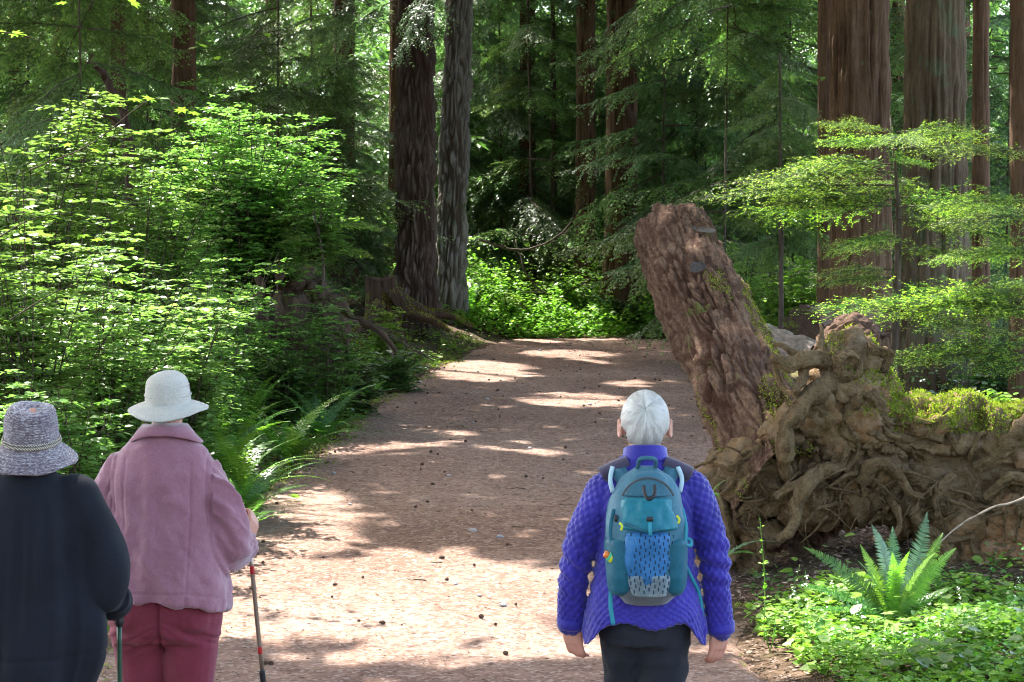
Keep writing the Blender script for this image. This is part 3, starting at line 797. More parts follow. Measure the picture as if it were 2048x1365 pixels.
# ------------------------------------------------------------------ fallen tree: leaning log and root plate
def remesh(mb, voxel, smooth=2, decim=None):
    me = mb.mesh('tmp'); o = bpy.data.objects.new('tmp', me); COL.objects.link(o)
    m = o.modifiers.new('r', 'REMESH'); m.mode = 'VOXEL'; m.voxel_size = voxel
    if smooth:
        k = o.modifiers.new('s', 'SMOOTH'); k.iterations = smooth; k.factor = .5
    if decim:
        k = o.modifiers.new('d', 'DECIMATE'); k.ratio = decim
    dg = bpy.context.evaluated_depsgraph_get()
    ev = o.evaluated_get(dg); em = ev.to_mesh()
    V = np.empty(len(em.vertices) * 3, np.float32); em.vertices.foreach_get('co', V)
    N = np.empty(len(em.vertices) * 3, np.float32); em.vertices.foreach_get('normal', N)
    L = np.empty(len(em.loops), np.int32); em.loops.foreach_get('vertex_index', L)
    T = np.empty(len(em.polygons), np.int32); em.polygons.foreach_get('loop_total', T)
    ev.to_mesh_clear(); bpy.data.objects.remove(o); bpy.data.meshes.remove(me)
    V = V.reshape(-1, 3).astype(float); N = N.reshape(-1, 3).astype(float)
    st = np.concatenate([[0], np.cumsum(T)[:-1]]); Fs = []
    for k in (3, 4):
        i = st[T == k]
        if len(i): Fs.append(L[i[:, None] + np.arange(k)])
    return V, N, Fs
_ICO = None
def ball(mb, c, r, squash=(1, 1, 1)):
    global _ICO
    if _ICO is None:
        import bmesh
        bm = bmesh.new(); bmesh.ops.create_icosphere(bm, subdivisions=3, radius=1)
        _ICO = (np.array([v.co for v in bm.verts]), np.array([[v.index for v in f.verts] for f in bm.faces])); bm.free()
    mb.add(_ICO[0] * r * np.array(squash) + np.asarray(c), _ICO[1])
def tufts(V, N, mask, n, size, seed=0):
    g = np.random.default_rng(seed); idx = np.flatnonzero(mask)
    if len(idx) == 0: return None
    i = g.choice(idx, n); p = V[i] + g.normal(0, .008, (n, 3)) ; nn = N[i]
    fw = nn + g.normal(0, .7, (n, 3)); up = g.normal(0, 1, (n, 3))
    sc = np.stack([g.uniform(.35, .6, n) * size, g.uniform(.5, 1.3, n) * size, np.full(n, size)], 1)
    v, f = scatter(NEED_V2, NEED_F, p, basis(fw, up), sc)
    return MB().add(v, f, rnd=np.repeat(g.random(n), 4))

BASE = ground_at(1600, 13.6)
fallen = thing('fallen_tree', 'huge fallen tree: cut reddish log leaning up behind its upturned mossy root plate', 'fallen tree', BASE)
A0 = P(1566, 955, 14.0); A1 = P(1343, 474, 17.8)
ax = A1 - A0; LL = np.linalg.norm(ax); ax /= LL
nseg, nz = 230, 370
zz = np.linspace(-.35, LL, nz); a = np.arange(nseg) / nseg * 2 * math.pi
Zg, A = np.meshgrid(zz, a, indexing='ij'); ca, sa = np.cos(A), np.sin(A)
r0 = .348 + .05 * np.exp(-np.maximum(Zg + .35, 0) / .5)
q = np.stack([ca.ravel() * 4.2, sa.ravel() * 4.2, Zg.ravel() * 2.1], 1)
q += np.stack([vnoise(q * .9, 1), vnoise(q * .9, 2), vnoise(q * .9, 3)], 1) * .55
patch = sstep(-.25, .25, fbm(np.stack([ca.ravel() * 1.1, sa.ravel() * 1.1, Zg.ravel() * .8], 1), 2, 41))
edge_thick = .55 + .45 * sstep(-.1, .6, -ca.ravel())
vo_ = sstep(.0, .34, voro(q * np.array([1, 1, .8]), 71)); vo2 = sstep(.0, .3, voro(q * 2.3 + 5, 72))
ter = fbm(q * .55 + 3, 3, 78) * 3.2; ter = (np.floor(ter) + sstep(.55, 1.0, ter - np.floor(ter)))
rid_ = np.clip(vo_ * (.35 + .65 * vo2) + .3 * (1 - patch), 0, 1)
fur = ridged(q * np.array([.9, .9, .55]), 3, 85)
qf = np.stack([ca.ravel() * 9, sa.ravel() * 9, Zg.ravel() * 14], 1)
dsp = ((vo_ - .5) * .055 + (vo2 - .5) * .020 + fur * .030) * (.3 + .7 * patch) * edge_thick + ter * .016 + fbm(q * 2.5, 4, 73) * .020 + fbm(qf, 4, 79) * .020 + ridged(qf * .6, 2, 80) * .010
lay = np.floor((q[:, 2] * .9 + vnoise(q * .6, 75) * 1.2) * 2) * .0
rad = r0 + dsp.reshape(r0.shape)
rad = rad + .05 * sstep(LL - .35, LL - .05, Zg) * vnoise(np.stack([ca.ravel() * 3, sa.ravel() * 3, Zg.ravel() * 2], 1), 76).reshape(rad.shape)
Zl = Zg + sstep(LL - .6, LL, Zg) * .34 * vnoise(np.stack([ca.ravel() * 2.2, sa.ravel() * 2.2, 0 * ca.ravel()], 1), 77).reshape(rad.shape)
V = np.stack([ca * rad, sa * rad, Zl], -1).reshape(-1, 3)
V = np.vstack([V, [0, 0, LL - .04], [0, 0, LL + .0]])
nn = nz * nseg; j = np.arange(nseg)
cap = np.stack([np.full(nseg, nn), (nz - 1) * nseg + j, (nz - 1) * nseg + (j + 1) % nseg], 1)
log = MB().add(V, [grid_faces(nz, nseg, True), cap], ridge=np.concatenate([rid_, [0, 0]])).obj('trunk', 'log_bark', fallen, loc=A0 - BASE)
Qlog = Vector(ax).to_track_quat('Z', 'X'); log.rotation_mode = 'QUATERNION'; log.rotation_quaternion = Qlog
log['label'] = 'cut log with deep plated reddish bark'
# moss streaks on the log
Rl = np.array(Qlog.to_matrix()); Vw = V[:nn] @ Rl.T
Nw = np.stack([ca, sa, 0 * ca], -1).reshape(-1, 3) @ Rl.T
mz = fbm(np.stack([ca.ravel() * 1.6, sa.ravel() * 1.6, Zg.ravel() * .7], 1), 3, 90)
fac = Nw @ np.array([0, -.6, .8])
mm = (mz > .14) & (fac > .1) & (Zg.ravel() < 2.9) & (rng.random(nn) < .8)
tufts(Vw, Nw, mm, 5200, .017, 3).obj('moss', 'moss_tuft', fallen, smooth=False, loc=A0 - BASE)['kind'] = 'stuff'
# sawn branch stubs
def stub(px, py, d, r, h, tilt):
    p = P(px, py, d) - BASE; n = 26; a = np.arange(n) / n * 2 * math.pi
    rows = []
    for z, k in ((-.12, 1.25), (-.05, 1.12), (h - .012, 1.0), (h, .95)):
        rr = r * k * (1 + .09 * np.cos(a * 3 + px) + .05 * np.cos(a * 7))
        rows.append(np.stack([np.cos(a) * rr, np.sin(a) * rr, np.full(n, z)], 1))
    V = np.concatenate(rows)
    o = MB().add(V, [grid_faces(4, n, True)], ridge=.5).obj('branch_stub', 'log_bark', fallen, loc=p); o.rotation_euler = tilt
    top = rows[-1]; V = np.vstack([top + [0, 0, .002], top * [.5, .5, 1] + [0, 0, .002], [[0, 0, h + .003]]])
    c = MB().add(V, [grid_faces(2, n, True), np.stack([np.full(n, 2 * n), n + np.arange(n), n + (np.arange(n) + 1) % n], 1)]).obj('sawn_face', 'cut_wood', o)
def on_log(t, n):
    n = np.array(n, float); n -= ax * (n @ ax); n /= np.linalg.norm(n); return A0 + ax * LL * t + n * .335
def stub_at(p, r, h, tilt): stub((p[0] / p[1]) * F + 1024, HY - (p[2] - CH) / p[1] * F, p[1], r, h, tilt)
stub_at(on_log(.84, (.42, -.60, .72)), .115, .045, (R(16), R(8), 0))
stub_at(on_log(.66, (-.14, -.75, .65)), .07, .035, (R(42), R(-14), 0))

# root plate body
mb = MB()
for px, py, d, r in [(1650, 950, 14.05, .38), (1750, 930, 14, .40), (1850, 945, 14, .42), (1960, 945, 14, .42), (2060, 950, 14, .42), (2160, 965, 14, .45), (1800, 872, 13.8, .2), (1860, 872, 13.75, .21), (1920, 876, 13.75, .21), (1985, 880, 13.75, .21), (2050, 886, 13.75, .21), (2120, 892, 13.75, .22),
                     (1610, 970, 13.85, .22), (1720, 975, 13.85, .22), (1830, 985, 13.85, .22), (1930, 1060, 13.85, .30), (2040, 1060, 13.75, .34), (2140, 1060, 13.7, .36),
                     (1935, 1130, 13.7, .22), (2010, 1150, 13.6, .26), (2090, 1165, 13.6, .28), (1985, 1200, 13.5, .18), (2060, 1210, 13.5, .2), (2150, 1180, 13.6, .3),
                     (1500, 955, 14, .22), (1450, 965, 14.05, .16), (1475, 1030, 14.05, .16), (1520, 1075, 14.0, .12), (1445, 1095, 14.15, .14), (1500, 1130, 14.2, .14),
                     (1682, 870, 13.9, .30), (1690, 790, 13.85, .22), (1700, 725, 13.85, .16), (1645, 790, 13.9, .15), (1735, 790, 13.9, .17), (1655, 845, 13.75, .17), (1720, 850, 13.7, .17),
                     (1490, 948, 14.2, .17), (1560, 950, 14.15, .19), (1440, 950, 14.2, .11),
                     (1560, 1130, 15.4, .42), (1700, 1130, 15.4, .42), (1830, 1140, 15.4, .42), (1440, 1120, 15.2, .3)]:
    ball(mb, P(px, py, d) - BASE, r)
V_, F_ = tube(spline([P(1775, 872, 13.84), P(1860, 866, 13.8), P(1960, 874, 13.8), P(2060, 882, 13.8), P(2200, 892, 13.8)], 30), .215, 24); mb.add(V_ - BASE, F_)
for px in range(1500, 2180, 42):
    for py in range(885, 1075, 38):
        if py > 970 and px < 1870 or px < 1580 and py < 930: continue
        ball(mb, P(px, py, 13.98 - .10 * math.sin((py - 860) / 190 * math.pi) + rng.uniform(-.04, .04)) - BASE, .19)
V, N, Fs = remesh(mb, .019, 3)
W_ = V + BASE
d1 = fbm(W_ * 3.2, 3, 101); d2 = ridged(W_ * np.array([7, 7, 5]), 3, 103); d3 = fbm(W_ * 22, 3, 107); d4 = ridged(W_ * np.array([16, 16, 11]) + d1[:, None] * 2, 2, 109)
wv = W_ + .12 * np.stack([vnoise(W_ * 5, 111), vnoise(W_ * 5, 112), vnoise(W_ * 5, 113)], 1)
d5 = ridged(wv * np.array([9, 9, 3.2]), 3, 115); d6 = ridged(wv * np.array([4.5, 4.5, 3]), 2, 117)
pxv = W_[:, 0] / W_[:, 1] * F + 1024; pyv = HY - (W_[:, 2] - CH) / W_[:, 1] * F
pxv = pxv + 30 * vnoise(W_ * 3.5, 121) + 12 * vnoise(W_ * 9, 122); pyv = pyv + 30 * vnoise(W_ * 3.5, 123) + 12 * vnoise(W_ * 9, 124)
rho = np.hypot(pxv - 1690, (pyv - 880) * 1.1); the = np.arctan2(pyv - 880, pxv - 1690)
radial = ridged(np.stack([np.cos(the) * 4.2, np.sin(the) * 4.2, rho / 170], 1), 2, 131); radial2 = ridged(np.stack([np.cos(the) * 10, np.sin(the) * 10, rho / 110], 1), 2, 133)
V = V + N * (.07 * d1 + .012 * d2 + .026 * d3 + .02 * d4 + .02 * d5 + .055 * radial + .03 * radial2 + .012 * fbm(W_ * 45, 2, 135))[:, None]
_pp = np.stack([(V[:, 0] + BASE[0]) / (V[:, 1] + BASE[1]) * F + 1024, HY - (V[:, 2] + BASE[2] - CH) / (V[:, 1] + BASE[1]) * F], 1)
_sg = {}
for (a_, b_), dd_ in zip((_pp / 12).astype(int), V[:, 1] + BASE[1]): _sg[(a_, b_)] = min(dd_, _sg.get((a_, b_), 99))
def surf(px, py): return min([_sg.get((int(px / 12) + i, int(py / 12) + j), 99) for i in (-1, 0, 1) for j in (-1, 0, 1)] + [13.9])
plate = MB().add(V, Fs).obj('root_plate', 'root_soil', fallen)
plate['label'] = 'upturned earthy root plate'
# moss shoulder
xw = W_[:, 0] / W_[:, 1] * F + 1024
mm = (N[:, 2] > .0 + .35 * vnoise(W_ * 5, 44)) & (xw > 1762) & (W_[:, 2] > 1.15) & (W_[:, 1] < 14.2)
mm2 = (N[:, 2] > .2) & (xw > 1650) & (xw < 1770) & (W_[:, 2] > 1.35) & (fbm(W_ * 6, 2, 5) > -.05)
tufts(V, N, mm, 26000, .022, 4).obj('moss', 'moss_tuft', fallen, smooth=False)['kind'] = 'stuff'
tufts(V, N, mm2, 4200, .020, 5).obj('moss', 'moss_tuft', fallen, smooth=False)['kind'] = 'stuff'
# burl on top and the hollow knot
mb = MB()
for px, py, d, r in [(1703, 680, 14.15, .17), (1680, 672, 14.1, .10), (1728, 690, 14.05, .11), (1660, 690, 14.05, .09)]: ball(mb, P(px, py, d) - BASE, r)
V, N, Fs = remesh(mb, .011, 2); W_ = V + BASE
V = V + N * (.03 * ridged(W_ * 9, 3, 5) + .022 * (sstep(0, .3, voro(W_ * np.array([11, 11, 16]), 8)) - .5) + .01 * fbm(W_ * 40, 2, 9))[:, None]
MB().add(V, Fs, ridge=.7).obj('burl', 'log_bark', fallen)
def knot(px, py, d, r, depth, tilt):
    n = 40; a = np.arange(n) / n * 2 * math.pi; rows = []
    for k, (rr, z) in enumerate([(1.9, -.5), (1.65, -.1), (1.35, .25), (1.08, .36), (.86, .30), (.72, .0), (.66, -.6), (.5, -1.3), (.05, -1.5)]):
        w = 1 + .16 * vnoise(np.stack([np.cos(a) * 1.6, np.sin(a) * 1.6, np.full(n, k * .35)], 1), 3) + .07 * vnoise(np.stack([np.cos(a) * 5, np.sin(a) * 5, np.full(n, k * .7)], 1), 4)
        rows.append(np.stack([np.cos(a) * rr * r * w, np.sin(a) * rr * r * w * 1.25, np.full(n, z * depth) + .01 * vnoise(np.stack([np.cos(a) * 3, np.sin(a) * 3, 0 * a + k], 1), 6)], 1))
    o = MB().add(np.concatenate(rows), grid_faces(len(rows), n, True)).obj('hollow_knot', 'root_wood', fallen, loc=P(px, py, d) - BASE)
    o.rotation_euler = tilt
knot(1700, 733, 13.62, .060, .12, (R(78), 0, R(14)))
knot(1722, 690, 13.8, .028, .07, (R(60), 0, R(10)))
# individual roots
def root_part(pts, r0, r1, seed, mat='root_wood', sides=14, rough=.30, flat=1.0):
    C = spline([P(p[0], p[1], p[2] + (.05 if sides > 10 else 0)) - BASE for p in pts], max(14, len(pts) * (16 if sides > 10 else 6))); n = len(C)
    C = C + (.045 if sides > 10 else .03) * np.stack([vnoise(C * 6 + k * 9, seed) for k in range(3)], 1)
    T, U, Wd = frames(C); a = np.arange(sides) / sides * 2 * math.pi; t = np.linspace(0, 1, n)
    rad = lerp(r0, r1, t)
    q = np.stack([np.repeat(t * n * .12, sides), np.tile(np.cos(a), n) * 1.5, np.tile(np.sin(a), n) * 1.5], 1)
    rr = rad[:, None] * (1 + rough * fbm(q, 3, seed).reshape(n, sides) + rough * .8 * fbm(np.stack([t * n * .18, t * 0, t * 0], 1), 2, seed + 4)[:, None] + .12 * np.cos(a * 3 + seed)[None])
    if sides > 10:
        Wp = (C[:, None] + rad[:, None, None] * (np.cos(a)[None, :, None] * U[:, None] + np.sin(a)[None, :, None] * Wd[:, None])).reshape(-1, 3)
        rr = rr + rad[:, None] * (.55 * fbm(Wp * 11, 3, seed) + .35 * ridged(np.stack([np.tile(np.cos(a) * 2.4, n), np.tile(np.sin(a) * 2.4, n), np.repeat(t * n * .05, sides)], 1), 2, seed + 9)).reshape(n, sides)
    V = C[:, None] + rr[..., None] * (np.cos(a)[None, :, None] * U[:, None] + flat * np.sin(a)[None, :, None] * Wd[:, None])
    V = np.vstack([V.reshape(-1, 3), C[0], C[-1]]); j = np.arange(sides); k = (j + 1) % sides; b = (n - 1) * sides
    return MB().add(V, [grid_faces(n, sides, True), np.stack([np.full(sides, n * sides), k, j], 1), np.stack([np.full(sides, n * sides + 1), b + j, b + k], 1)]).obj('root', mat, fallen)
big_roots = [
    ([(1670, 745, 13.75), (1615, 722, 13.6), (1575, 728, 13.55), (1538, 712, 13.5)], .075, .038),
    ([(1615, 725, 13.6), (1585, 700, 13.6), (1548, 690, 13.62)], .035, .018),
    ([(1600, 735, 13.6), (1590, 775, 13.5), (1604, 800, 13.5)], .04, .016),
    ([(1680, 770, 13.6), (1620, 800, 13.5), (1575, 845, 13.42), (1558, 895, 13.42), (1570, 935, 13.5), (1585, 965, 13.6)], .075, .05),
    ([(1690, 930, 13.55), (1640, 955, 13.42), (1600, 1000, 13.38), (1590, 1050, 13.36), (1560, 1090, 13.36)], .06, .035),
    ([(1660, 955, 13.5), (1590, 975, 13.45), (1545, 1000, 13.45)], .05, .03),
    ([(1720, 960, 13.5), (1760, 930, 13.42), (1800, 960, 13.4), (1840, 1000, 13.48)], .055, .035),
    ([(1700, 800, 13.62), (1690, 860, 13.5), (1710, 900, 13.5), (1680, 940, 13.5)], .06, .04),
    ([(1725, 790, 13.6), (1765, 830, 13.6), (1780, 880, 13.55)], .055, .03),
    ([(1735, 700, 13.95), (1770, 715, 13.9), (1765, 745, 13.9)], .05, .03),
    ([(1665, 720, 13.75), (1640, 680, 13.75), (1635, 655, 13.8)], .035, .012),
    ([(1690, 800, 13.6), (1710, 808, 13.45), (1715, 790, 13.42)], .04, .02),
    ([(1860, 880, 13.6), (1890, 850, 13.5), (1905, 900, 13.5)], .05, .03),
    ([(1960, 930, 13.6), (2010, 885, 13.5), (2060, 850, 13.5), (2110, 840, 13.6)], .07, .10),
    ([(1970, 1000, 13.5), (2020, 960, 13.4), (2090, 950, 13.4)], .04, .05),
    ([(1880, 1080, 13.5), (1900, 1130, 13.4), (1920, 1200, 13.3)], .05, .03),
    ([(1990, 1100, 13.4), (2000, 1160, 13.3), (1960, 1210, 13.3)], .06, .04),
    ([(2070, 1100, 13.4), (2050, 1170, 13.3), (2080, 1230, 13.3)], .06, .04),
    ([(1440, 960, 13.85), (1448, 1020, 13.8), (1462, 1095, 13.8)], .035, .025),
    ([(1425, 970, 13.9), (1428, 1030, 13.85), (1440, 1080, 13.85)], .022, .014),
    ([(1500, 985, 13.8), (1490, 1040, 13.75), (1520, 1110, 13.75), (1535, 1130, 13.75)], .04, .025),
    ([(1545, 1000, 13.7), (1500, 1010, 13.65), (1470, 1040, 13.7)], .035, .018),
    ([(1530, 900, 13.7), (1480, 930, 13.7), (1425, 925, 13.8)], .045, .025),
    ([(1490, 925, 13.7), (1450, 960, 13.7), (1430, 985, 13.75)], .028, .012),
    ([(1780, 1000, 13.5), (1800, 1050, 13.42), (1780, 1090, 13.4)], .03, .012),
    ([(1820, 1010, 13.5), (1850, 1060, 13.45), (1900, 1080, 13.45), (1950, 1075, 13.45)], .04, .025),
    ([(1900, 950, 13.5), (1870, 1000, 13.42), (1880, 1050, 13.45)], .035, .02)]
for k, (pts, a_, b_) in enumerate(big_roots): root_part([(p[0], p[1], min(p[2], surf(p[0], p[1]) + .5 * a_) if k > 3 else p[2]) for p in pts], a_ * .85, b_ * .7, 200 + k, sides=26)
for k in range(46):
    px = 1690 + rng.normal(0, 150) if k % 2 else rng.uniform(1480, 2080); py = rng.uniform(840, 1030)
    if py < 890: px = np.clip(px, 1600, 1770)
    th = math.atan2(py - 830, px - 1690) + rng.normal(0, .5); L = rng.uniform(60, 190); pts = []
    for j in range(6):
        pts.append((px, py, surf(px, py) - .002 + .012 * math.sin(j * 1.9 + k))); th += rng.normal(0, .35); px += math.cos(th) * L / 5; py += math.sin(th) * L / 5
        if py > 1065 and px < 1870: break
    if len(pts) < 3: continue
    r = .010 + .030 * rng.random() ** 1.5
    root_part(pts, r, r * .35, 500 + k, sides=12)
for k in range(130):
    px = rng.uniform(1440, 2070); py = rng.uniform(930, 1030) if rng.random() < .8 else rng.uniform(1090, 1190)
    if py > 1090: px = rng.uniform(1860, 2070)
    d = surf(px, py); L = rng.uniform(25, 90); a_ = rng.uniform(.1, 3.0)
    dx, dy = math.cos(a_) * L, abs(math.sin(a_)) * L
    pts = [(px, py, d), (px + dx * .4 + rng.normal(0, 8), py + dy * .3, d - .05), (px + dx, py + dy, d - rng.uniform(.0, .08))]
    r = .003 + .02 * rng.random() ** 2.2; root_part(pts, r, r * .3, 300 + k, sides=6)
# bare stick lying against the root plate
mb = MB(); C = spline([P(2120, 968, 13.2), P(2040, 998, 13.1), P(1970, 1022, 13.05), P(1900, 1066, 13.0), P(1852, 1118, 12.95), P(1838, 1175, 12.9)], 40); C = C + .008 * np.stack([vnoise(C * 12, 70 + q_) for q_ in range(3)], 1)
V, Fs = tube(C - C[-1], np.linspace(.010, .003, 40) * (1 + .3 * vnoise(C * 20, 3)), 7)
tag(MB().add(V, Fs).obj('fallen_stick', 'weathered_wood', loc=C[-1]), 'long bare stick leaning across the root plate at the right edge', 'stick')
# splintered wood beside the log
wd = thing('rotten_wood', 'ragged piece of splintered weathered wood on the path left of the log', 'wood', ground_at(1215, 16.5))
for k in range(9):
    o0 = np.array([rng.uniform(-.22, .12), rng.uniform(-.1, .1), .03 + .02 * k])
    C = spline([o0, o0 + [.12, .02, .04 + rng.normal(0, .015)], o0 + [.28, .0, .05 + rng.normal(0, .02)], o0 + [.42, .03, .10 + rng.normal(0, .02)]], 14)
    V, Fs = tube(C, np.array([.01 + .035 * math.sin(min(1, t * 1.2 + .1) * math.pi * .9) for t in np.linspace(0, 1, 14)]), 7)
    V = V + .012 * np.stack([vnoise(V * 25, 60 + k + q) for q in range(3)], 1)
    V[:, 2] = np.maximum(V[:, 2], .0)
    MB().add(V, Fs).obj('splinter', 'weathered_wood', wd)

# logs behind the root plate
def cut_log(name, label, a, b, r, mat, seed, amp=.03):
    a, b = np.array(a), np.array(b); ax = b - a; L = np.linalg.norm(ax); ax /= L
    n, s = 60, 60; z = np.linspace(0, L, n); th = np.arange(s) / s * 2 * math.pi
    Zg, A = np.meshgrid(z, th, indexing='ij'); q = np.stack([np.cos(A).ravel() * 3, np.sin(A).ravel() * 3, Zg.ravel() * 2.2], 1)
    rr = r * (1 + 0 * A) + amp * ((sstep(0, .35, voro(q, seed)) - .5) + .6 * fbm(q * 2, 3, seed)).reshape(A.shape)
    V = np.vstack([np.stack([np.cos(A) * rr, np.sin(A) * rr, Zg], -1).reshape(-1, 3), [[0, 0, 0], [0, 0, L]]])
    j = np.arange(s); k = (j + 1) % s; b_ = (n - 1) * s
    root = thing(name, label, 'log', a, 'logs lying in the undergrowth')
    o = MB().add(V, [grid_faces(n, s, True)], ridge=.6).obj('trunk', mat, root)
    o.rotation_mode = 'QUATERNION'; o.rotation_quaternion = Vector(ax).to_track_quat('Z', 'X')
    MB().add(np.vstack([V[:s] - [0, 0, .002], V[-2:-1] - [0, 0, .002]]), np.stack([np.full(s, s), k, j], 1)).obj('sawn_end', 'stump_wood', o)
    MB().add(np.vstack([V[b_:b_ + s] + [0, 0, .002], V[-1:] + [0, 0, .002]]), np.stack([np.full(s, s), j, k], 1)).obj('sawn_end', 'stump_wood', o)
    return root
cut_log('fallen_log', 'dark cut log end lying at the foot of the massive brown cedar', P(1605, 655, 20.5), P(1760, 640, 23), .215, 'log_bark', 51)
cut_log('fallen_log', 'pale grey weathered log lying between leaning log and root knot', P(1640, 722, 17), P(1500, 668, 19), .14, 'grey_wood', 52)
cut_log('fallen_log', 'mossy fallen log sloping up behind the cut stump', P(690, 545, 36.5), P(742, 492, 40), .26, 'stump_wood', 53)
cut_log('fallen_log', 'thin grey log lying in the shadow left of the leaning log', P(1180, 605, 43), P(1300, 632, 40.5), .12, 'grey_wood', 54)

# ------------------------------------------------------------------ stumps
def stump(label, px, d, r, h, seed, lean=0, roots=()):
    g = ground_at(px, d); root = thing('tree_stump', label, 'stump', g, 'old stumps on the left bank')
    n, s = 70, 90; z = np.linspace(-.25, h, n); th = np.arange(s) / s * 2 * math.pi
    Zg, A = np.meshgrid(z, th, indexing='ij')
    q = np.stack([np.cos(A).ravel() * 5, np.sin(A).ravel() * 5, Zg.ravel() * .9], 1)
    rr = r * (1 + .55 * np.exp(-np.maximum(Zg, 0) / .28) * (.6 + .4 * np.cos(A * 4 + seed))) + .03 * ridged(q, 3, seed).reshape(A.shape)
    V = np.stack([np.cos(A) * rr + lean * Zg, np.sin(A) * rr, Zg + sstep(h - .05, h, Zg) * .05 * np.cos(A * 2)], -1).reshape(-1, 3)
    MB().add(V, grid_faces(n, s, True)).obj('trunk', 'stump_wood', root)
    top = V[-s:] + [0, 0, .003]; c = top.mean(0)
    mid = c + (top - c) * .5; mid[:, 2] += .02 * np.cos(th * 3)
    MB().add(np.vstack([top, mid, [c + [0, 0, .01]]]), [grid_faces(2, s, True), np.stack([np.full(s, 2 * s), s + np.arange(s), s + (np.arange(s) + 1) % s], 1)]).obj('sawn_top', 'stump_wood', root)
    N = np.stack([np.cos(A), np.sin(A), .3 + 0 * A], -1).reshape(-1, 3)
    mk = (fbm(V * 2.5, 2, seed) > .05) & (np.cos(A).ravel() > .1) & (Zg.ravel() < h * .75)
    tm = tufts(V, N, mk, 1500, .03, seed)
    if tm: tm.obj('moss', 'moss_tuft', root, smooth=False)['kind'] = 'stuff'
    return root, g
st, g = stump('sawn brown stump with mossy flank in front of the dark thick fir', 768, 34, .265, 1.05, 61, lean=-.05)
for k, pts in enumerate([[(790, 585, 33.7), (820, 625, 33.5), (860, 640, 33.3), (900, 662, 33.2)], [(800, 600, 33.8), (850, 625, 34), (900, 632, 34.2), (945, 655, 34.3)], [(760, 610, 33.6), (730, 650, 33.2), (700, 670, 33)]]):
    C = spline([P(*p) - g for p in pts], 26); r = np.linspace(.12, .04, 26)
    V, Fs = tube(C, r, 12); V = V + .02 * np.stack([vnoise(V * 9, 4 + q + k) for q in range(3)], 1)
    o = MB().add(V, Fs).obj('root', 'stump_wood', st)
    N = np.tile([0, 0, 1.], (len(V), 1)); tufts(V, N, V[:, 2] > np.interp(V[:, 0], C[:, 0] if C[-1, 0] > C[0, 0] else C[::-1, 0], C[:, 2] if C[-1, 0] > C[0, 0] else C[::-1, 2]), 700, .03, k).obj('moss', 'moss_tuft', o, smooth=False)['kind'] = 'stuff'
# old nurse stump, dark and ragged, at the left
NB = ground_at(575, 24); nurse = thing('nurse_stump', 'big dark rotten stump overgrown by the round bright shrub at the left', 'stump', NB, 'old stumps on the left bank')
mb = MB()
for px, py, d, r in [(480, 640, 24.5, .38), (560, 640, 24.4, .40), (640, 660, 24.4, .34), (480, 550, 24.6, .34), (560, 550, 24.5, .36), (630, 590, 24.5, .24), (500, 480, 24.7, .26), (520, 720, 24.3, .4), (620, 720, 24.2, .33)]:
    ball(mb, P(px, py, d) - NB, r)
V, N, Fs = remesh(mb, .028, 2); W_ = V + NB
V = V + N * (.14 * fbm(W_ * 2.2, 3, 6) + .13 * ridged(W_ * np.array([5, 5, 1.4]), 3, 7) + .06 * fbm(W_ * 11, 3, 8))[:, None]
MB().add(V, Fs).obj('trunk', 'stump_wood', nurse)
for k, pts in enumerate([[(660, 600, 23.6), (720, 640, 23.4), (770, 670, 23.2), (790, 700, 23.2)], [(600, 600, 23.5), (590, 660, 23.3), (610, 720, 23.2)], [(520, 560, 23.6), (510, 640, 23.4), (500, 720, 23.3)], [(650, 640, 23.5), (690, 690, 23.3), (700, 730, 23.2)], [(560, 520, 23.7), (555, 600, 23.5), (560, 690, 23.3)]]):
    C = spline([P(*p) - NB for p in pts], 26); V, Fs = tube(C, np.linspace(.06, .03, 26), 10)
    V = V + .05 * np.stack([vnoise(V * 7, 14 + q + k) for q in range(3)], 1)
    MB().add(V, Fs).obj('root', 'stump_wood', nurse)
# broken dark limb and fallen branches at the left
sn = thing('broken_limb', 'broken dark snag limb poking out of the leaves at the upper left', 'branch', ground_at(262, 21.5))
g = ground_at(262, 21.5)
C = spline([P(264, 640, 21.6) - g, P(262, 420, 21.6) - g, P(252, 255, 21.5) - g, P(235, 205, 21.4) - g, P(212, 160, 21.3) - g, P(190, 130, 21.2) - g], 40)
V, Fs = tube(C, np.interp(np.linspace(0, 1, 40), [0, .5, .75, 1], [.06, .055, .045, .032]), 12); V = V + .03 * np.stack([vnoise(V * 9, 3 + q) for q in range(3)], 1)
MB().add(V, Fs).obj('trunk', 'fir_bark_dark', sn)
V, Fs = tube(spline([P(252, 262, 21.5) - g, P(225, 235, 21.3) - g, P(205, 232, 21.2) - g], 10), np.linspace(.035, .015, 10), 8); MB().add(V, Fs).obj('side_branch', 'fir_bark_dark', sn)
def branch(label, pts, r, seed, nside=6):
    C = spline([P(*p) for p in pts], 30); b = C[-1].copy()
    rs = np.linspace(r, r * .4, 30); V, Fs = tube(C - b, rs, 8)
    V = V + r * .4 * np.stack([vnoise(V * 8, seed + q) for q in range(3)], 1)
    root = thing('fallen_branch', label, 'branch', b, 'dead branches in the undergrowth'); MB().add(V, Fs).obj('stem', 'twig_bark', root)
    gg = np.random.default_rng(seed)
    for k in range(nside):
        i = gg.integers(5, 27); dd = unit(1)[0]; dd[2] = abs(dd[2])
        D = C[i] - b + np.linspace(0, 1, 6)[:, None] * (dd * .5 + (C[i] - C[i - 3]) / np.linalg.norm(C[i] - C[i - 3])) * gg.uniform(.2, .5)
        D = D + np.cumsum(gg.normal(0, .015, D.shape), 0)
        V, Fs = tube(D, np.linspace(r * .5, r * .15, 6), 5); MB().add(V, Fs).obj('twig', 'twig_bark', root)
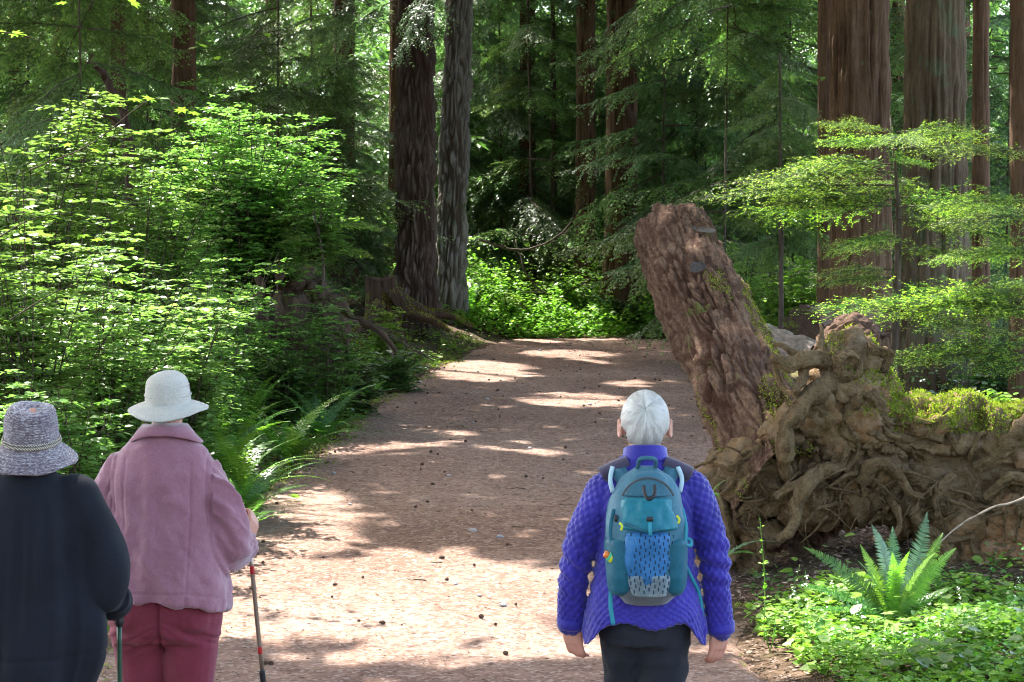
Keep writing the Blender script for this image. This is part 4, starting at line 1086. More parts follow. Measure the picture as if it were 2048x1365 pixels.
branch('dead branch slanting down to the path below the sawn stump', [(690, 640, 27.5), (760, 655, 27), (810, 690, 26.8), (868, 722, 26.6)], .022, 5)
branch('thick mossy branch lying on the bank below the sawn stump', [(680, 640, 29), (735, 650, 28.8), (775, 685, 28.5), (790, 725, 28)], .05, 6, 3)
branch('grey stick lying along the left path edge under dark ferns', [(700, 770, 25.2), (760, 782, 25), (805, 783, 24.9)], .012, 7, 2)
branch('thin bare branch arching in the shade left of the leaning log', [(1180, 560, 41), (1110, 590, 40.5), (1060, 560, 40), (1030, 480, 40.4)], .03, 8, 5)
branch('crooked dead branch in front of the middle cedars', [(960, 480, 40), (1040, 500, 39.6), (1120, 470, 39.4), (1170, 400, 39.8)], .03, 9, 7)
# ------------------------------------------------------------------ shrubs
def shrub(label, px, d, top_py, spread, nst, mat, leaf, seed, density=1.0, base=None, cat='shrub', name='leafy_shrub', group='leafy shrubs on the left bank', flat=.16, low=.18, lean=(0, 0), dome=False):
    g = ground_at(px, d) if base is None else np.array(base)
    gg = np.random.default_rng(seed); h = P(px, top_py, d)[2] - g[2]
    root = thing(name, label, cat, g, group)
    wood = MB(); lp = []; lf = []; lu = []
    for s in range(nst):
        a = gg.uniform(0, 6.283); rr = spread * math.sqrt(gg.random()) * .95
        top = np.array([math.cos(a) * rr + lean[0] * h, math.sin(a) * rr + lean[1] * h, h * (gg.uniform(.55, 1.0) if not dome else (1 - .55 * (rr / spread) ** 2) * gg.uniform(.8, 1.02))])
        b = np.array([math.cos(a) * rr * .15, math.sin(a) * rr * .15, -.05])
        mid = lerp(b, top, .5) + np.array([-math.cos(a), -math.sin(a), .6]) * rr * .18 + gg.normal(0, .04, 3)
        C = spline([b, mid, top], 16)
        V, Fs = tube(C, np.linspace(.008, .002, 16) * (1 + .25 * h / 2), 5, False); wood.add(V, Fs)
        ntw = int(17 * density * h / 2.2) + 5
        for k in range(ntw):
            t = lerp(low, 1.0, (k + gg.random()) / ntw); p0 = C[min(15, int(t * 15))]
            az = gg.uniform(0, 6.283); L = gg.uniform(.22, .52) * (1.15 - .55 * t) * (.55 + .35 * spread)
            dr = np.array([math.cos(az), math.sin(az), gg.uniform(-.12, .32)]); dr /= np.linalg.norm(dr)
            subs = [(p0, dr, L)]
            for q in range(3):
                sg = 1 if q % 2 else -1; az2 = az + sg * gg.uniform(.5, .9)
                subs.append((p0 + dr * L * (.25 + .22 * q), np.array([math.cos(az2), math.sin(az2), gg.uniform(-.1, .15)]), L * gg.uniform(.4, .65)))
            for j, (q0, dd, l) in enumerate(subs):
                m = max(3, int(l / (leaf * .62))); s_ = np.linspace(.12, 1, m)
                Q = q0 + dd * (l * s_)[:, None]; Q[:, 2] -= .12 * l * s_ ** 2
                if j == 0: V, Fs = tube(np.vstack([q0, Q[m // 2], Q[-1]]), [.003, .0022, .0012], 3, False); wood.add(V, Fs)
                side = np.array([-dd[1], dd[0], 0]); sg = np.where(np.arange(m) % 2, 1, -1)[:, None]
                lp.append(Q); lf.append(dd * .6 + side * sg * .8 + gg.normal(0, .22, (m, 3)) * [1, 1, .6]); lu.append(np.tile([0, 0, 1.], (m, 1)) + gg.normal(0, flat * 1.6, (m, 3)))
    lp = np.concatenate(lp); lf = np.concatenate(lf); lu = np.concatenate(lu); n = len(lp)
    keep = gg.random(n) < .92; lp, lf, lu = lp[keep], lf[keep], lu[keep]; n = len(lp)
    sz = leaf * 1.22 * gg.uniform(.6, 1.25, n); sc = np.stack([sz * gg.uniform(.9, 1.25, n), sz, sz], 1)
    V, Fc = scatter(LEAF_V, LEAF_F, lp, basis(lf, lu), sc)
    low_ = fbm(lp * 2.2, 2, seed) * .7 + .5
    wood.obj('stems', 'twig_bark', root)
    MB().add(V, Fc, rnd=np.repeat(np.clip(gg.random(n) * .7 + low_ * .4, 0, 1), 6)).obj('foliage', mat, root, smooth=True)
    return root
shrub('tall bright leafy shrub at the left edge behind the woman in the knitted hat', 60, 14.5, 330, 1.0, 24, 'shrub_leaf', .062, 1, 1.0)
shrub('dense pale leaved shrub between the two hatted women at the left', 215, 15.5, 430, .85, 24, 'shrub_leaf_pale', .06, 2, 1.1)
shrub('glossy shrub with layered leaves above the pale sun hat', 345, 16.8, 500, .8, 22, 'shrub_leaf_pale', .058, 3, 1.1)
shrub('airy tall shrub at the left edge below the drooping conifer branches', 70, 19, 150, 1.2, 22, 'shrub_leaf', .065, 4)
shrub('tall leafy shrub in front of the slim reddish trunk', 270, 20, 205, 1.1, 22, 'shrub_leaf', .062, 5)
NT_ = P(500, 455, 24)
shrub('round dome of bright leaves growing on top of the dark rotten stump', 490, 24, 150, 1.55, 60, 'shrub_leaf', .060, 6, 1.1, base=P(495, 560, 24.1), dome=True, low=.05)
shrub('small bright shrub spilling down the right side of the rotten stump', 625, 23.3, 335, .55, 18, 'shrub_leaf', .055, 7, base=P(630, 520, 23.6), dome=True, low=.05)
shrub('leafy shrub under the left flank of the rotten stump', 400, 20.5, 505, .7, 18, 'shrub_leaf', .055, 8)
shrub('thin leaved shrub in front of the rotten stump', 540, 22.9, 560, .6, 14, 'shrub_leaf', .055, 41, low=.05)
shrub('sparse bright shrub at the right foot of the rotten stump', 650, 23.2, 560, .6, 16, 'shrub_leaf', .05, 42, low=.05)
shrub('leafy shrub left of the rotten stump base', 455, 21.8, 470, .65, 20, 'shrub_leaf', .055, 43, low=.05)
shrub('low leafy shrub directly above the knitted hat', 45, 13.2, 700, .6, 16, 'shrub_leaf_pale', .055, 9, low=.05)
shrub('low shrub of mixed leaves left of the pink jacket', 170, 13.4, 780, .5, 16, 'shrub_leaf', .05, 10, low=.05)
shrub('slender shrub leaning over the fern fronds beside the pale sun hat', 420, 18.5, 640, .5, 12, 'shrub_leaf', .055, 11)
shrub('leafy shrub in the shade behind the silvery young conifer', 740, 38, 330, 1.3, 16, 'shrub_leaf', .09, 12, group='shrubs in the far wood')
shrub('sparse shrub among cedar trunks at the far upper left', 350, 30, 110, 1.4, 18, 'shrub_leaf', .075, 13, group='shrubs in the far wood')
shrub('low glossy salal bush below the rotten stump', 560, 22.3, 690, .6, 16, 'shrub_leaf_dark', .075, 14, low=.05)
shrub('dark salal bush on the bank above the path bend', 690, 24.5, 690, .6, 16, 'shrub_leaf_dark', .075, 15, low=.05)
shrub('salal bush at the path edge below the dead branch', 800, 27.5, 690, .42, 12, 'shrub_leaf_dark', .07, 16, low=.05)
shrub('bright low bush left of the sawn stump roots', 775, 31.5, 600, .35, 10, 'cover_leaf', .07, 17, low=.05)
# far bank
shrub('bright yellow green bush on the far bank by the pale grey fir', 930, 40.2, 560, .5, 14, 'cover_leaf', .075, 18, low=.03, group='bushes on the far bank')
shrub('low bright bush in the middle of the far bank', 1010, 40.2, 585, .6, 14, 'cover_leaf', .075, 19, low=.03, group='bushes on the far bank')
shrub('leafy darker bush on the far bank under the straight dark stem', 1100, 41, 560, .75, 18, 'shrub_leaf', .08, 20, low=.03, group='bushes on the far bank')
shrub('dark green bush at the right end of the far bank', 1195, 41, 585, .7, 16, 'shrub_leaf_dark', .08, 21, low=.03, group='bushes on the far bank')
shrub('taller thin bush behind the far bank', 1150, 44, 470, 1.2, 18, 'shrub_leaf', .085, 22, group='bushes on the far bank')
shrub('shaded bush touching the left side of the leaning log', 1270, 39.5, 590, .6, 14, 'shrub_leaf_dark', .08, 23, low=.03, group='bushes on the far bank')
# right side
shrub('bright leafy shrub right of the leaning log top', 1475, 29, 460, .75, 18, 'shrub_leaf', .065, 24, group='shrubs behind the root plate')
shrub('sunlit yellow green shrub left of the massive brown cedar', 1605, 31, 500, 1.0, 24, 'cover_leaf', .075, 25, low=.05, group='shrubs behind the root plate')
shrub('sunlit low bushes glimpsed behind the small dark conifer', 1530, 36, 530, 1.0, 20, 'cover_leaf', .085, 26, low=.05, group='shrubs behind the root plate')
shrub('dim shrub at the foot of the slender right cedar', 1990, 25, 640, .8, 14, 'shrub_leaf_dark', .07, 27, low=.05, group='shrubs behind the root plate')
shrub('small bright seedling bush growing on the mossy shoulder of the root plate', 1968, 14.1, 783, .16, 8, 'cover_leaf', .05, 28, base=P(1968, 835, 14.1), low=.1, group='seedlings on the root plate')
shrub('tiny bright seedling sprouting on the moss beside the knotted root', 1862, 14.1, 790, .06, 3, 'cover_leaf', .05, 29, base=P(1862, 825, 14.1), low=.3, group='seedlings on the root plate')

# ------------------------------------------------------------------ ferns
def frond_mesh(seed, L, npin, mat, width=.13, droop=.42):
    g = np.random.default_rng(seed); wood = MB()
    s = np.linspace(0, 1, npin)
    def ax_(t): return np.stack([.03 * L * np.sin(3 * t + seed), L * (t - .12 * t ** 3), L * (.10 * t - droop * t ** 2.3)], -1)
    C = ax_(s); V, Fs = tube(C, np.linspace(.005, .0015, npin), 4, False)
    T = np.gradient(C, axis=0); T /= np.linalg.norm(T, axis=1)[:, None]
    mb = MB().add(V, Fs, rnd=.9); nrm = np.cross(np.array([1., 0, 0]), T)
    prof = np.clip(s / .10, 0, 1) ** .6 * (1 - s ** 2.2) + .04
    for sg in (-1, 1):
        side = np.tile([sg * 1.0, 0, 0], (npin, 1))
        f = side + T * .28 + nrm * .12 + g.normal(0, .07, (npin, 3))
        sel = s > .08; ln = width * L * prof * g.uniform(.85, 1.1, npin)
        sc = np.stack([np.full(npin, .017 * L ** .5) * (.6 + .6 * prof), ln, ln * .9], 1)
        tv = np.array([[-.42, 0, 0], [.42, 0, 0], [.36, .55, -.05], [-.36, .55, -.05], [.0, 1, -.16]])
        v1, f1 = scatter(tv, np.array([[0, 1, 2, 3]]), C[sel], basis(f[sel], nrm[sel]), sc[sel])
        n = sel.sum(); f2 = (np.array([[3, 2, 4]])[None] + (np.arange(n) * 5)[:, None, None]).reshape(-1, 3)
        mb.add(v1, [f1, f2], rnd=np.repeat(g.random(n), 5))
    return mb.mesh('frond', mat, False)
FR = {m: [frond_mesh(k + 3, 1.0, 46, m) for k in range(3)] for m in ('fern_leaf', 'fern_leaf_bright', 'fern_leaf_cool')}
FRU = {m: [frond_mesh(k + 13, 1.0, 52, m, .12, .16) for k in range(3)] for m in ('fern_leaf', 'fern_leaf_bright', 'fern_leaf_cool')}
def fern(label, px, d, n, L, mat, seed, pitch=(25, 70), az=None, group='sword ferns along the left path edge', base=None):
    g = ground_at(px, d) if base is None else np.array(base); gg = np.random.default_rng(seed)
    root = thing('sword_fern', label, 'fern', g, group)
    for k in range(n):
        a = (k + gg.uniform(-.3, .3)) / n * 360 if az is None else gg.uniform(*az)
        m = mat if not isinstance(mat, tuple) else mat[int(gg.integers(0, len(mat)))]
        o = link('frond', FR[m][k % 3], root, (0, 0, .02))
        o.rotation_mode = 'YXZ'; o.rotation_euler = (R(gg.uniform(*pitch)), gg.normal(0, .25), R(a))
        s = L * gg.uniform(.75, 1.1); o.scale = (s, s, s)
    return root
fl, fb, fc = 'fern_leaf', 'fern_leaf_bright', 'fern_leaf_cool'
fern('bright fern arching beside the brim of the pale sun hat', 440, 18.3, 14, 1.0, (fl, fb, fc), 1)
fern('lush sunlit fern right of the pale sun hat', 468, 17.0, 16, .95, (fl, fb), 2)
fern('drooping fern at the path edge right of the pink shoulder', 490, 16.2, 14, .8, (fl, fc), 3)
fern('low fern touching the path below the drooping fern', 470, 15.3, 12, .65, (fl, fb), 4)
fern('fern with a broad single spread frond at the path edge', 575, 20, 13, 1.0, (fl, fb), 5)
fern('dark fern at the foot of the rotten stump', 500, 21.5, 13, .9, fl, 6)
fern('fern with upright curling fronds below the rotten stump', 588, 23, 11, .95, fl, 7, (50, 85))
fern('shaded fern on the bank right of the rotten stump', 660, 24, 13, .9, fc, 8)
fern('shaded fern overhanging the path on the dark bank', 640, 22, 13, .9, (fl, fc), 9)
fern('small fern at the bend of the bank', 735, 25.8, 11, .65, fl, 10)
fern('yellow green fern behind the knitted hat at the left', 165, 12.4, 13, .75, (fb, fl), 11)
fern('fern hidden low between the two hatted women', 205, 11.8, 12, .6, (fb, fl), 12)
fern('fern deep in the leafy slope at the left', 330, 18.5, 12, .9, fl, 13)
fern('bright fern on the far bank by the pale grey fir', 935, 39.4, 9, 1.25, (fb, fc), 14, (45, 75), group='ferns on the far bank')
fern('dark fern at the right end of the far bank', 1235, 39.6, 11, 1.0, fc, 15, group='ferns on the far bank')
# the big fern in the right foreground
FB_ = ground_at(1785, 11.7)
fr = thing('sword_fern', 'big upright fern in front of the root plate at the lower right', 'fern', FB_, 'ferns at the lower right')
for k, (a, p, rl, s, m) in enumerate([(-62, 66, 60, .72, fc), (-75, 55, 65, .64, fb), (-85, 47, 60, .60, fb), (80, 80, -60, .60, fc), (60, 84, -40, .54, fc), (85, 70, -60, .50, fb), (88, 42, -50, .70, fl), (95, 24, -35, .64, fl), (165, 72, 0, .46, fb), (-160, 70, 0, .48, fb), (-95, 30, 40, .42, fl), (100, 12, -30, .55, fl), (15, 72, 0, .56, fc), (-20, 78, 10, .58, fc), (-120, 60, 40, .5, fb), (120, 58, -40, .46, fl)]):
    o = link('frond', FRU[m][k % 3], fr, (0, 0, .06)); o.rotation_mode = 'YXZ'; o.rotation_euler = (R(p), R(rl), R(a)); o.scale = (s * 1.0, s * 1.08, s * 1.0)
fern('small fern with pale fronds in the dark cave beside the purple sleeve', 1462, 12.8, 6, .42, fc, 16, (10, 50), az=(-110, 60), group='ferns at the lower right', base=P(1440, 1130, 12.8))
fern('tiny fern sprig growing from the roots above the purple shoulder', 1428, 13.2, 4, .25, fl, 17, (20, 60), group='ferns at the lower right', base=P(1420, 1000, 13.3))

# ------------------------------------------------------------------ low plants that nobody could count
def cover(name, label, pts, size, hgt, mat, seed, flat=.35):
    g = np.random.default_rng(seed); n = len(pts)
    z = H(pts[:, 0], pts[:, 1]) + g.random(n) ** 1.3 * hgt * (1 + .9 * vnoise(np.stack([pts[:, 0] * 2.4, pts[:, 1] * 2.4, 0 * pts[:, 0]], 1), seed)) + .01
    a = g.uniform(0, 6.283, n); f = np.stack([np.cos(a), np.sin(a), g.normal(.1, .25, n)], 1)
    sz = size * g.uniform(.45, 1.2, n)
    V, Fc = scatter(LEAF_V, LEAF_F, np.stack([pts[:, 0], pts[:, 1], z], 1), basis(f, np.tile([0, 0, 1.], (n, 1)) + g.normal(0, flat, (n, 3))), np.stack([sz * 1.3, sz, sz], 1))
    lw = vnoise(pts * 1.9, seed + 3) * .5 + .5
    tag(MB().add(V, Fc, rnd=np.repeat(np.clip(g.random(n) * .55 + lw * .5, 0, 1), 6)).obj(name, mat, smooth=True), label, 'ground cover', kind='stuff')
def region(n, fy, fx, seed, clump=.0, cs=2.0):
    g = np.random.default_rng(seed); y = g.uniform(*fy, n); x = np.array([0.]) + 0 * y
    lo, hi = fx(y); x = lerp(lo, hi, g.random(n)); p = np.stack([x, y, 0 * x], 1)
    return p[vnoise(p * cs, seed) > clump]
cover('ground_cover', 'low sunlit leaves covering the ground at the lower right', region(16000, (9.6, 12.7), lambda y: (path_r(y) - .05 + .25 * sstep(13.0, 10, y), path_r(y) + 2.6), 31, -.55), .055, .12, 'cover_leaf', 31)
cover('ground_cover', 'short dark leaves along the left path edge', region(19000, (13.5, 32), lambda y: (path_l(y) - 2.2, path_l(y) + .10), 32, -.35), .06, .22, 'fern_leaf', 32)
cover('ground_cover', 'bright yellow green herbs carpeting the far bank', region(17000, (38.5, 42), lambda y: (-2.0 + 0 * y, 3.2 + 0 * y), 33, -.75), .095, .5, 'cover_leaf', 33)
cover('ground_cover', 'bright herbs below the sawn stump', region(4200, (28, 37), lambda y: (path_l(y) - 1.3, path_l(y) + .05), 34, -.2), .07, .2, 'cover_leaf', 34)
cover('ground_cover', 'low plants under the shrubs at the left edge', region(9000, (11, 20), lambda y: (path_l(y) - 3.2, path_l(y) - .1), 35, -.5), .06, .3, 'shrub_leaf', 35)
cover('ground_cover', 'low undergrowth across the dim wood behind', region(20000, (40, 58), lambda y: (-.30 * y, .30 * y), 36, -.3), .12, 1.1, 'shrub_leaf', 36)
cover('ground_cover', 'low undergrowth behind the root plate', region(9000, (16.5, 36), lambda y: (path_r(y) + .2, .29 * y + 1), 37, -.2), .07, .4, 'shrub_leaf_dark', 37)
cover('ground_cover', 'low undergrowth on the slope behind the left shrubs', region(14000, (18, 42), lambda y: (-.3 * y - 1, path_l(y) - 1.2), 38, -.3), .08, .6, 'shrub_leaf', 38)
cover('ground_cover', 'darker small leaves mixed into the lower right herbs', region(9000, (9.6, 13.2), lambda y: (path_r(y) + .05 + .25 * sstep(13.0, 10, y), path_r(y) + 2.8), 41, -.1, 3.5), .04, .16, 'fern_leaf', 41)
cover('ground_cover', 'scattered larger leaves among the lower right herbs', region(700, (9.8, 12.9), lambda y: (path_r(y) + .2, path_r(y) + 2.6), 42, -.2, 2.5), .095, .2, 'shrub_leaf_pale', 42)
def litter(label, pts, seed):
    g = np.random.default_rng(seed); n = len(pts); a = g.uniform(0, 6.283, n)
    f = np.stack([np.cos(a), np.sin(a), g.normal(0, .2, n)], 1); sc = np.stack([g.uniform(.006, .03, n), g.uniform(.02, .08, n), np.full(n, .03)], 1)
    V, Fc = scatter(NEED_V2, NEED_F, np.stack([pts[:, 0], pts[:, 1], H(pts[:, 0], pts[:, 1]) + .012], 1), basis(f, np.tile([0, 0, 1.], (n, 1)) + g.normal(0, .35, (n, 3))), sc)
    tag(MB().add(V, Fc, rnd=np.repeat(g.random(n), 4)).obj('leaf_litter', 'litter', smooth=False), label, 'litter', kind='stuff')
litter('dead leaves and bark crumbs on the ground at the lower right', region(9000, (9.5, 15), lambda y: (path_r(y) - .1, path_r(y) + 3), 51, -.9), 51)
litter('dead leaves and twigs under the plants of the left bank', region(12000, (10, 34), lambda y: (path_l(y) - 1.6, path_l(y) + .25), 52, -.9), 52)
# mossy fringe along the path edges
g_ = np.random.default_rng(5); n = 9000; y = g_.uniform(10.5, 34, n); sd = g_.random(n) < .72
x = np.where(sd, path_l(y) + g_.normal(.02, .17, n), path_r(y) + g_.normal(.12, .12, n)); k = (vnoise(np.stack([x * 2, y * .9, 0 * x], 1), 9) > -.1) & (sd | (y < 13))
p = np.stack([x, y, H(x, y) + .005], 1)[k]; tm = tufts(p, np.tile([0, 0, 1.], (len(p), 1)), np.ones(len(p), bool), 12000, .02, 8)
tag(tm.obj('moss_fringe', 'moss_tuft', smooth=False), 'thin moss creeping in along the path edges', 'moss', kind='stuff')

# ------------------------------------------------------------------ single plants at the lower right
def stalk(label, px, d, top_py, seed, mat='cover_leaf', flowers=False, r=.003, nl=14, leaf=.03, group='thin flower stalks at the lower right'):
    g = ground_at(px, d); gg = np.random.default_rng(seed); h = P(px, top_py, d)[2] - g[2]
    root = thing('wild_flower' if flowers else 'tall_weed', label, 'plant', g, group)
    C = spline([(0, 0, 0), (gg.normal(0, .02), 0, h * .5), (gg.normal(0, .05), gg.normal(0, .03), h)], 12)
    V, Fs = tube(C, np.linspace(r, r * .4, 12), 5); MB().add(V, Fs, rnd=.3).obj('stem', 'fern_leaf_bright', root)
    t = gg.uniform(.35 if flowers else .1, 1, nl); i = (t * 11).astype(int); p = C[i] + gg.normal(0, .006, (nl, 3))
    a = gg.uniform(0, 6.283, nl); f = np.stack([np.cos(a), np.sin(a), gg.uniform(.1, .7, nl)], 1)
    sz = (leaf * (1.2 - t)) if not flowers else np.full(nl, leaf)
    V, Fc = scatter(LEAF_V, LEAF_F, p, basis(f, np.tile([0, 0, 1.], (nl, 1)) + gg.normal(0, .4, (nl, 3))), sz + .008)
    MB().add(V, Fc, rnd=np.repeat(gg.random(nl), 6)).obj('flowers' if flowers else 'leaves', 'white_petal' if flowers else mat, root)['kind'] = 'stuff'
    if flowers:
        a = np.arange(4) * 1.6; f = np.stack([np.cos(a), np.sin(a), .15 + 0 * a], 1)
        V, Fc = scatter(LEAF_V, LEAF_F, np.tile([0, 0, .03], (4, 1)) + f * .02, basis(f, np.tile([0, 0, 1.], (4, 1))), np.full(4, .07)); MB().add(V, Fc, rnd=.6).obj('leaves', mat, root)
stalk('tall thin weed with tiny pods beside the purple sleeve', 1408, 11.6, 1085, 1, nl=26, leaf=.02)
stalk('tallest thin weed standing in front of the dark root cave', 1528, 11.7, 1035, 2, nl=34, leaf=.04, r=.004)
for k, (px, top, lab) in enumerate([(1622, 1140, 'white flower stalk at the left front of the big fern'), (1578, 1130, 'curved flower stalk right of the tallest thin weed'), (1650, 1160, 'white flower stalk among low leaves left of the big fern'),
        (1705, 1155, 'white flower stalk touching the left fronds of the big fern'), (1860, 1180, 'white flower stalk right of the big fern'), (1932, 1170, 'flower stalk under the long bare stick'),
        (2035, 1150, 'white flower stalk near the right edge'), (1675, 1185, 'short white flower stalk left of the big fern base'), (1600, 1170, 'short flower stalk in the shade of the root cave')]):
    stalk(lab, px, 11.3 + .1 * k, top, 10 + k, flowers=True, nl=22, leaf=.008, r=.002)
# palmate leaves
def palm_mesh(name, mat):
    lob = [(-150, .30), (-128, .55), (-105, .34), (-78, .85), (-52, .42), (-34, .9), (-16, .5), (0, 1.0), (16, .5), (34, .9), (52, .42), (78, .85), (105, .34), (128, .55), (150, .30)]
    V = [(0, 0, 0)] + [(math.sin(R(a)) * r, .15 + math.cos(R(a)) * r, -.18 * r ** 2 + .05 * (i % 2)) for i, (a, r) in enumerate(lob)]
    Fc = np.array([[0, k, k + 1] for k in range(1, len(lob))][::-1])
    return MB().add(np.array(V), Fc, rnd=.6).mesh(name, mat, False)
PALM = palm_mesh('leaf', 'maple_leaf')
def sprig(label, stem, leaves, size, group='maple twigs at the left'):
    b = P(*stem[0]); root = thing('maple_twig', label, 'twig', b, group)
    V, Fs = tube(spline([P(*s) - b for s in stem], 12), np.linspace(.006, .002, 12), 5); MB().add(V, Fs).obj('stem', 'twig_bark', root)
    for k, (px, py, d) in enumerate(leaves):
        o = link('leaf', PALM, root, P(px, py, d) - b); s = size * rng.uniform(.75, 1.1); o.scale = (s, s, s)
        o.rotation_euler = (rng.normal(-.1, .14), rng.normal(0, .18), rng.uniform(0, 6.28))
sprig('maple twig with pale broad leaves near the left edge', [(-40, 500, 13.6), (60, 440, 13.4), (150, 425, 13.3)], [(40, 420, 13.4), (75, 428, 13.3), (105, 432, 13.3), (135, 440, 13.2), (60, 412, 13.5), (165, 470, 13.1)], .085)
sprig('maple twig with broad drooping leaves above the knitted hat', [(20, 640, 13.3), (120, 580, 13), (200, 560, 12.9)], [(120, 475, 13.2), (150, 470, 13.1), (190, 478, 13.1), (185, 555, 12.9), (215, 575, 12.8), (235, 556, 12.9), (165, 548, 13), (205, 495, 13)], .09)
sprig('maple twig with bright flat leaves above the slope at the left', [(60, 340, 14.5), (180, 290, 14.3), (300, 200, 14.2), (370, 215, 14)], [(265, 197, 14.3), (300, 195, 14.2), (330, 196, 14.1), (370, 218, 14), (385, 224, 14), (90, 285, 14.4), (130, 288, 14.3), (185, 300, 14.2), (110, 278, 14.3)], .085)
sprig('maple twig hanging in at the top left corner', [(-60, 60, 15), (40, 70, 15), (100, 90, 15)], [(25, 66, 15), (50, 70, 15), (5, 62, 15), (130, 5, 15), (262, 5, 15)], .085)
sprig('maple twig hanging over the dome of bright leaves', [(560, 60, 21), (480, 80, 21), (400, 110, 20.8)], [(385, 95, 20.8), (420, 100, 20.8), (440, 115, 20.7), (455, 120, 20.7), (500, 80, 21), (540, 70, 21), (400, 90, 21)], .10)
# broad leaves at the lower right, each a plant of its own
for k, (px, py, d, s, lab) in enumerate([(1760, 1240, 11.2, .07, 'broad pale leaf plant below the big fern'), (1790, 1290, 10.9, .06, 'broad yellow green leaf plant at the bottom right'), (1540, 1235, 11.5, .05, 'upright pale leaf plant at the path edge on the right'), (1620, 1265, 11.2, .06, 'lobed leaf plant near the path edge on the right'), (1700, 1310, 10.8, .07, 'shaded broad leaf plant at the bottom'), (1940, 1300, 10.9, .06, 'lobed leaf plant near the right bottom corner')]):
    g = ground_at(px, d); root = thing('broad_leaf_plant', lab, 'plant', g, 'broad leaf plants at the lower right')
    for j in range(4):
        a = j * 1.7 + k; o = link('leaf', PALM, root, (math.cos(a) * .05, math.sin(a) * .05, .13 + .02 * j)); o.scale = (s, s, s); o.rotation_euler = (rng.normal(.25, .15), rng.normal(0, .2), a)
        V, Fs = tube([(0, 0, 0), (math.cos(a) * .03, math.sin(a) * .03, .08), (math.cos(a) * .05, math.sin(a) * .05, .13 + .02 * j)], .002, 4); MB().add(V, Fs, rnd=.5).obj('stem', 'fern_leaf_bright', root)
# the single green leaf on the path and a clump of debris
o = link('green_leaf', PALM, None, (PX(592, 17.3), 17.3, pz(PX(592, 17.3), 17.3) + .03)); o.scale = (.07, .07, .09); o.rotation_euler = (R(38), 0, R(170))
tag(o, 'single bright green leaf lying on the path right of the pink jacket', 'leaf')
stn = stone_mesh(40, 'stone_pale')
for px, d, s, lab in [(1835, 11.4, .085, 'reddish stone at the foot of the big fern'), (1905, 11.3, .16, 'low mossy stone right of the big fern')]:
    g = ground_at(px, d); root = thing('mossy_stone' if s > .1 else 'field_stone', lab, 'stone', g)
    o = link('stone', stn, root, (0, 0, s * .2)); o.scale = (s, s * .9, s * .9)
    if s > .1:
        v = np.array([w.co for w in stn.vertices]) * [s, s * .9, s * .9] + [0, 0, s * .2]; nn_ = v - [0, 0, s * .2]; nn_ /= np.linalg.norm(nn_, axis=1)[:, None]
        tufts(v, nn_, nn_[:, 2] > .1, 900, .02, 2).obj('moss', 'moss_tuft', root, smooth=False)['kind'] = 'stuff'
# ------------------------------------------------------------------ people
def cloth_mat(name, c1, c2, scale=90, bstr=.35, sheen=.3, rough=.85, big=6, stretch=(1, 1, 1)):
    t = NT(name); v = t.coord('Object', stretch)
    n1 = t.noise(v, big, 4, .6); n2 = t.noise(v, scale, 4, .7)
    c = t.mix(t.ramp(n1, [(.3, 0.0), (.7, 1.0)]), c1, c2)
    c = t.mix(t.ramp(n2, [(.35, .35), (.6, 0.0)]), c, [k * .55 for k in c1])
    return t.out(c, rough, bump=n2, bstr=bstr, bdist=.004, spec=.25, sheen=sheen)
cloth_mat('fleece_pink', (.25, .098, .13), (.325, .145, .185), 160, sheen=.45)
cloth_mat('trousers_red', (.16, .021, .038), (.21, .034, .055), 130, sheen=.1)
cloth_mat('quilt_purple', (.018, .013, .20), (.038, .026, .32), 120, sheen=.25, rough=.6)
cloth_mat('yoke_dark', (.05, .04, .07), (.07, .055, .09), 90)
cloth_mat('denim_black', (.008, .009, .013), (.018, .020, .028), 150, sheen=.03)
cloth_mat('knit_navy', (.004, .005, .0085), (.008, .010, .017), 140, sheen=.03)
cloth_mat('canvas_pale', (.42, .395, .345), (.49, .465, .41), 140, sheen=.1)
cloth_mat('canvas_seam', (.42, .39, .34), (.47, .44, .39), 140, sheen=.1)  # canvas tone of the stitch band and seam
cloth_mat('pack_teal', (.004, .13, .18), (.012, .19, .25), 120, rough=.5, sheen=.05)
cloth_mat('pack_slate', (.030, .115, .165), (.055, .165, .225), 120, rough=.6, sheen=.05)
cloth_mat('pack_blue', (.022, .13, .32), (.04, .19, .42), 120, rough=.55, sheen=.05)
cloth_mat('pack_deep', (.006, .085, .13), (.012, .12, .17), 120, rough=.55, sheen=.05)
cloth_mat('pack_grey', (.10, .15, .17), (.24, .32, .36), 60, rough=.7, big=14)
cloth_mat('pack_base', (.05, .065, .075), (.08, .10, .11), 100, rough=.7)
plain('strap_cyan', (.02, .24, .32), .6)
plain('piping_pale', (.38, .52, .58), .6)
plain('black_plastic', (.012, .012, .014), .4)
plain('slot_dark', (.006, .03, .07), .8)
plain('neon_yellow', (.55, .62, .03), .5)
plain('neon_green', (.06, .45, .22), .4)
plain('orange_cap', (.75, .20, .03), .4)
plain('pole_bronze', (.30, .24, .19), .3, .6, .7)
plain('pole_red', (.45, .02, .02), .35)
plain('pole_green', (.015, .06, .03), .4)
plain('shoe_leather', (.06, .045, .035), .6)
t = NT('skin'); n1 = t.noise(t.coord(), 22, 4)
SK = t.mix(n1, (.50, .22, .15), (.60, .32, .24)); t.out(SK, .5, spec=.4, trans=.12, tcol=(.9, .18, .08))
leaf_mat('hair_white', (.38, .355, .325), (.78, .755, .715), trans=.15, rough=.4, var=0)
leaf_mat('hair_fair', (.36, .27, .19), (.52, .43, .33), trans=.15, rough=.45, var=0)
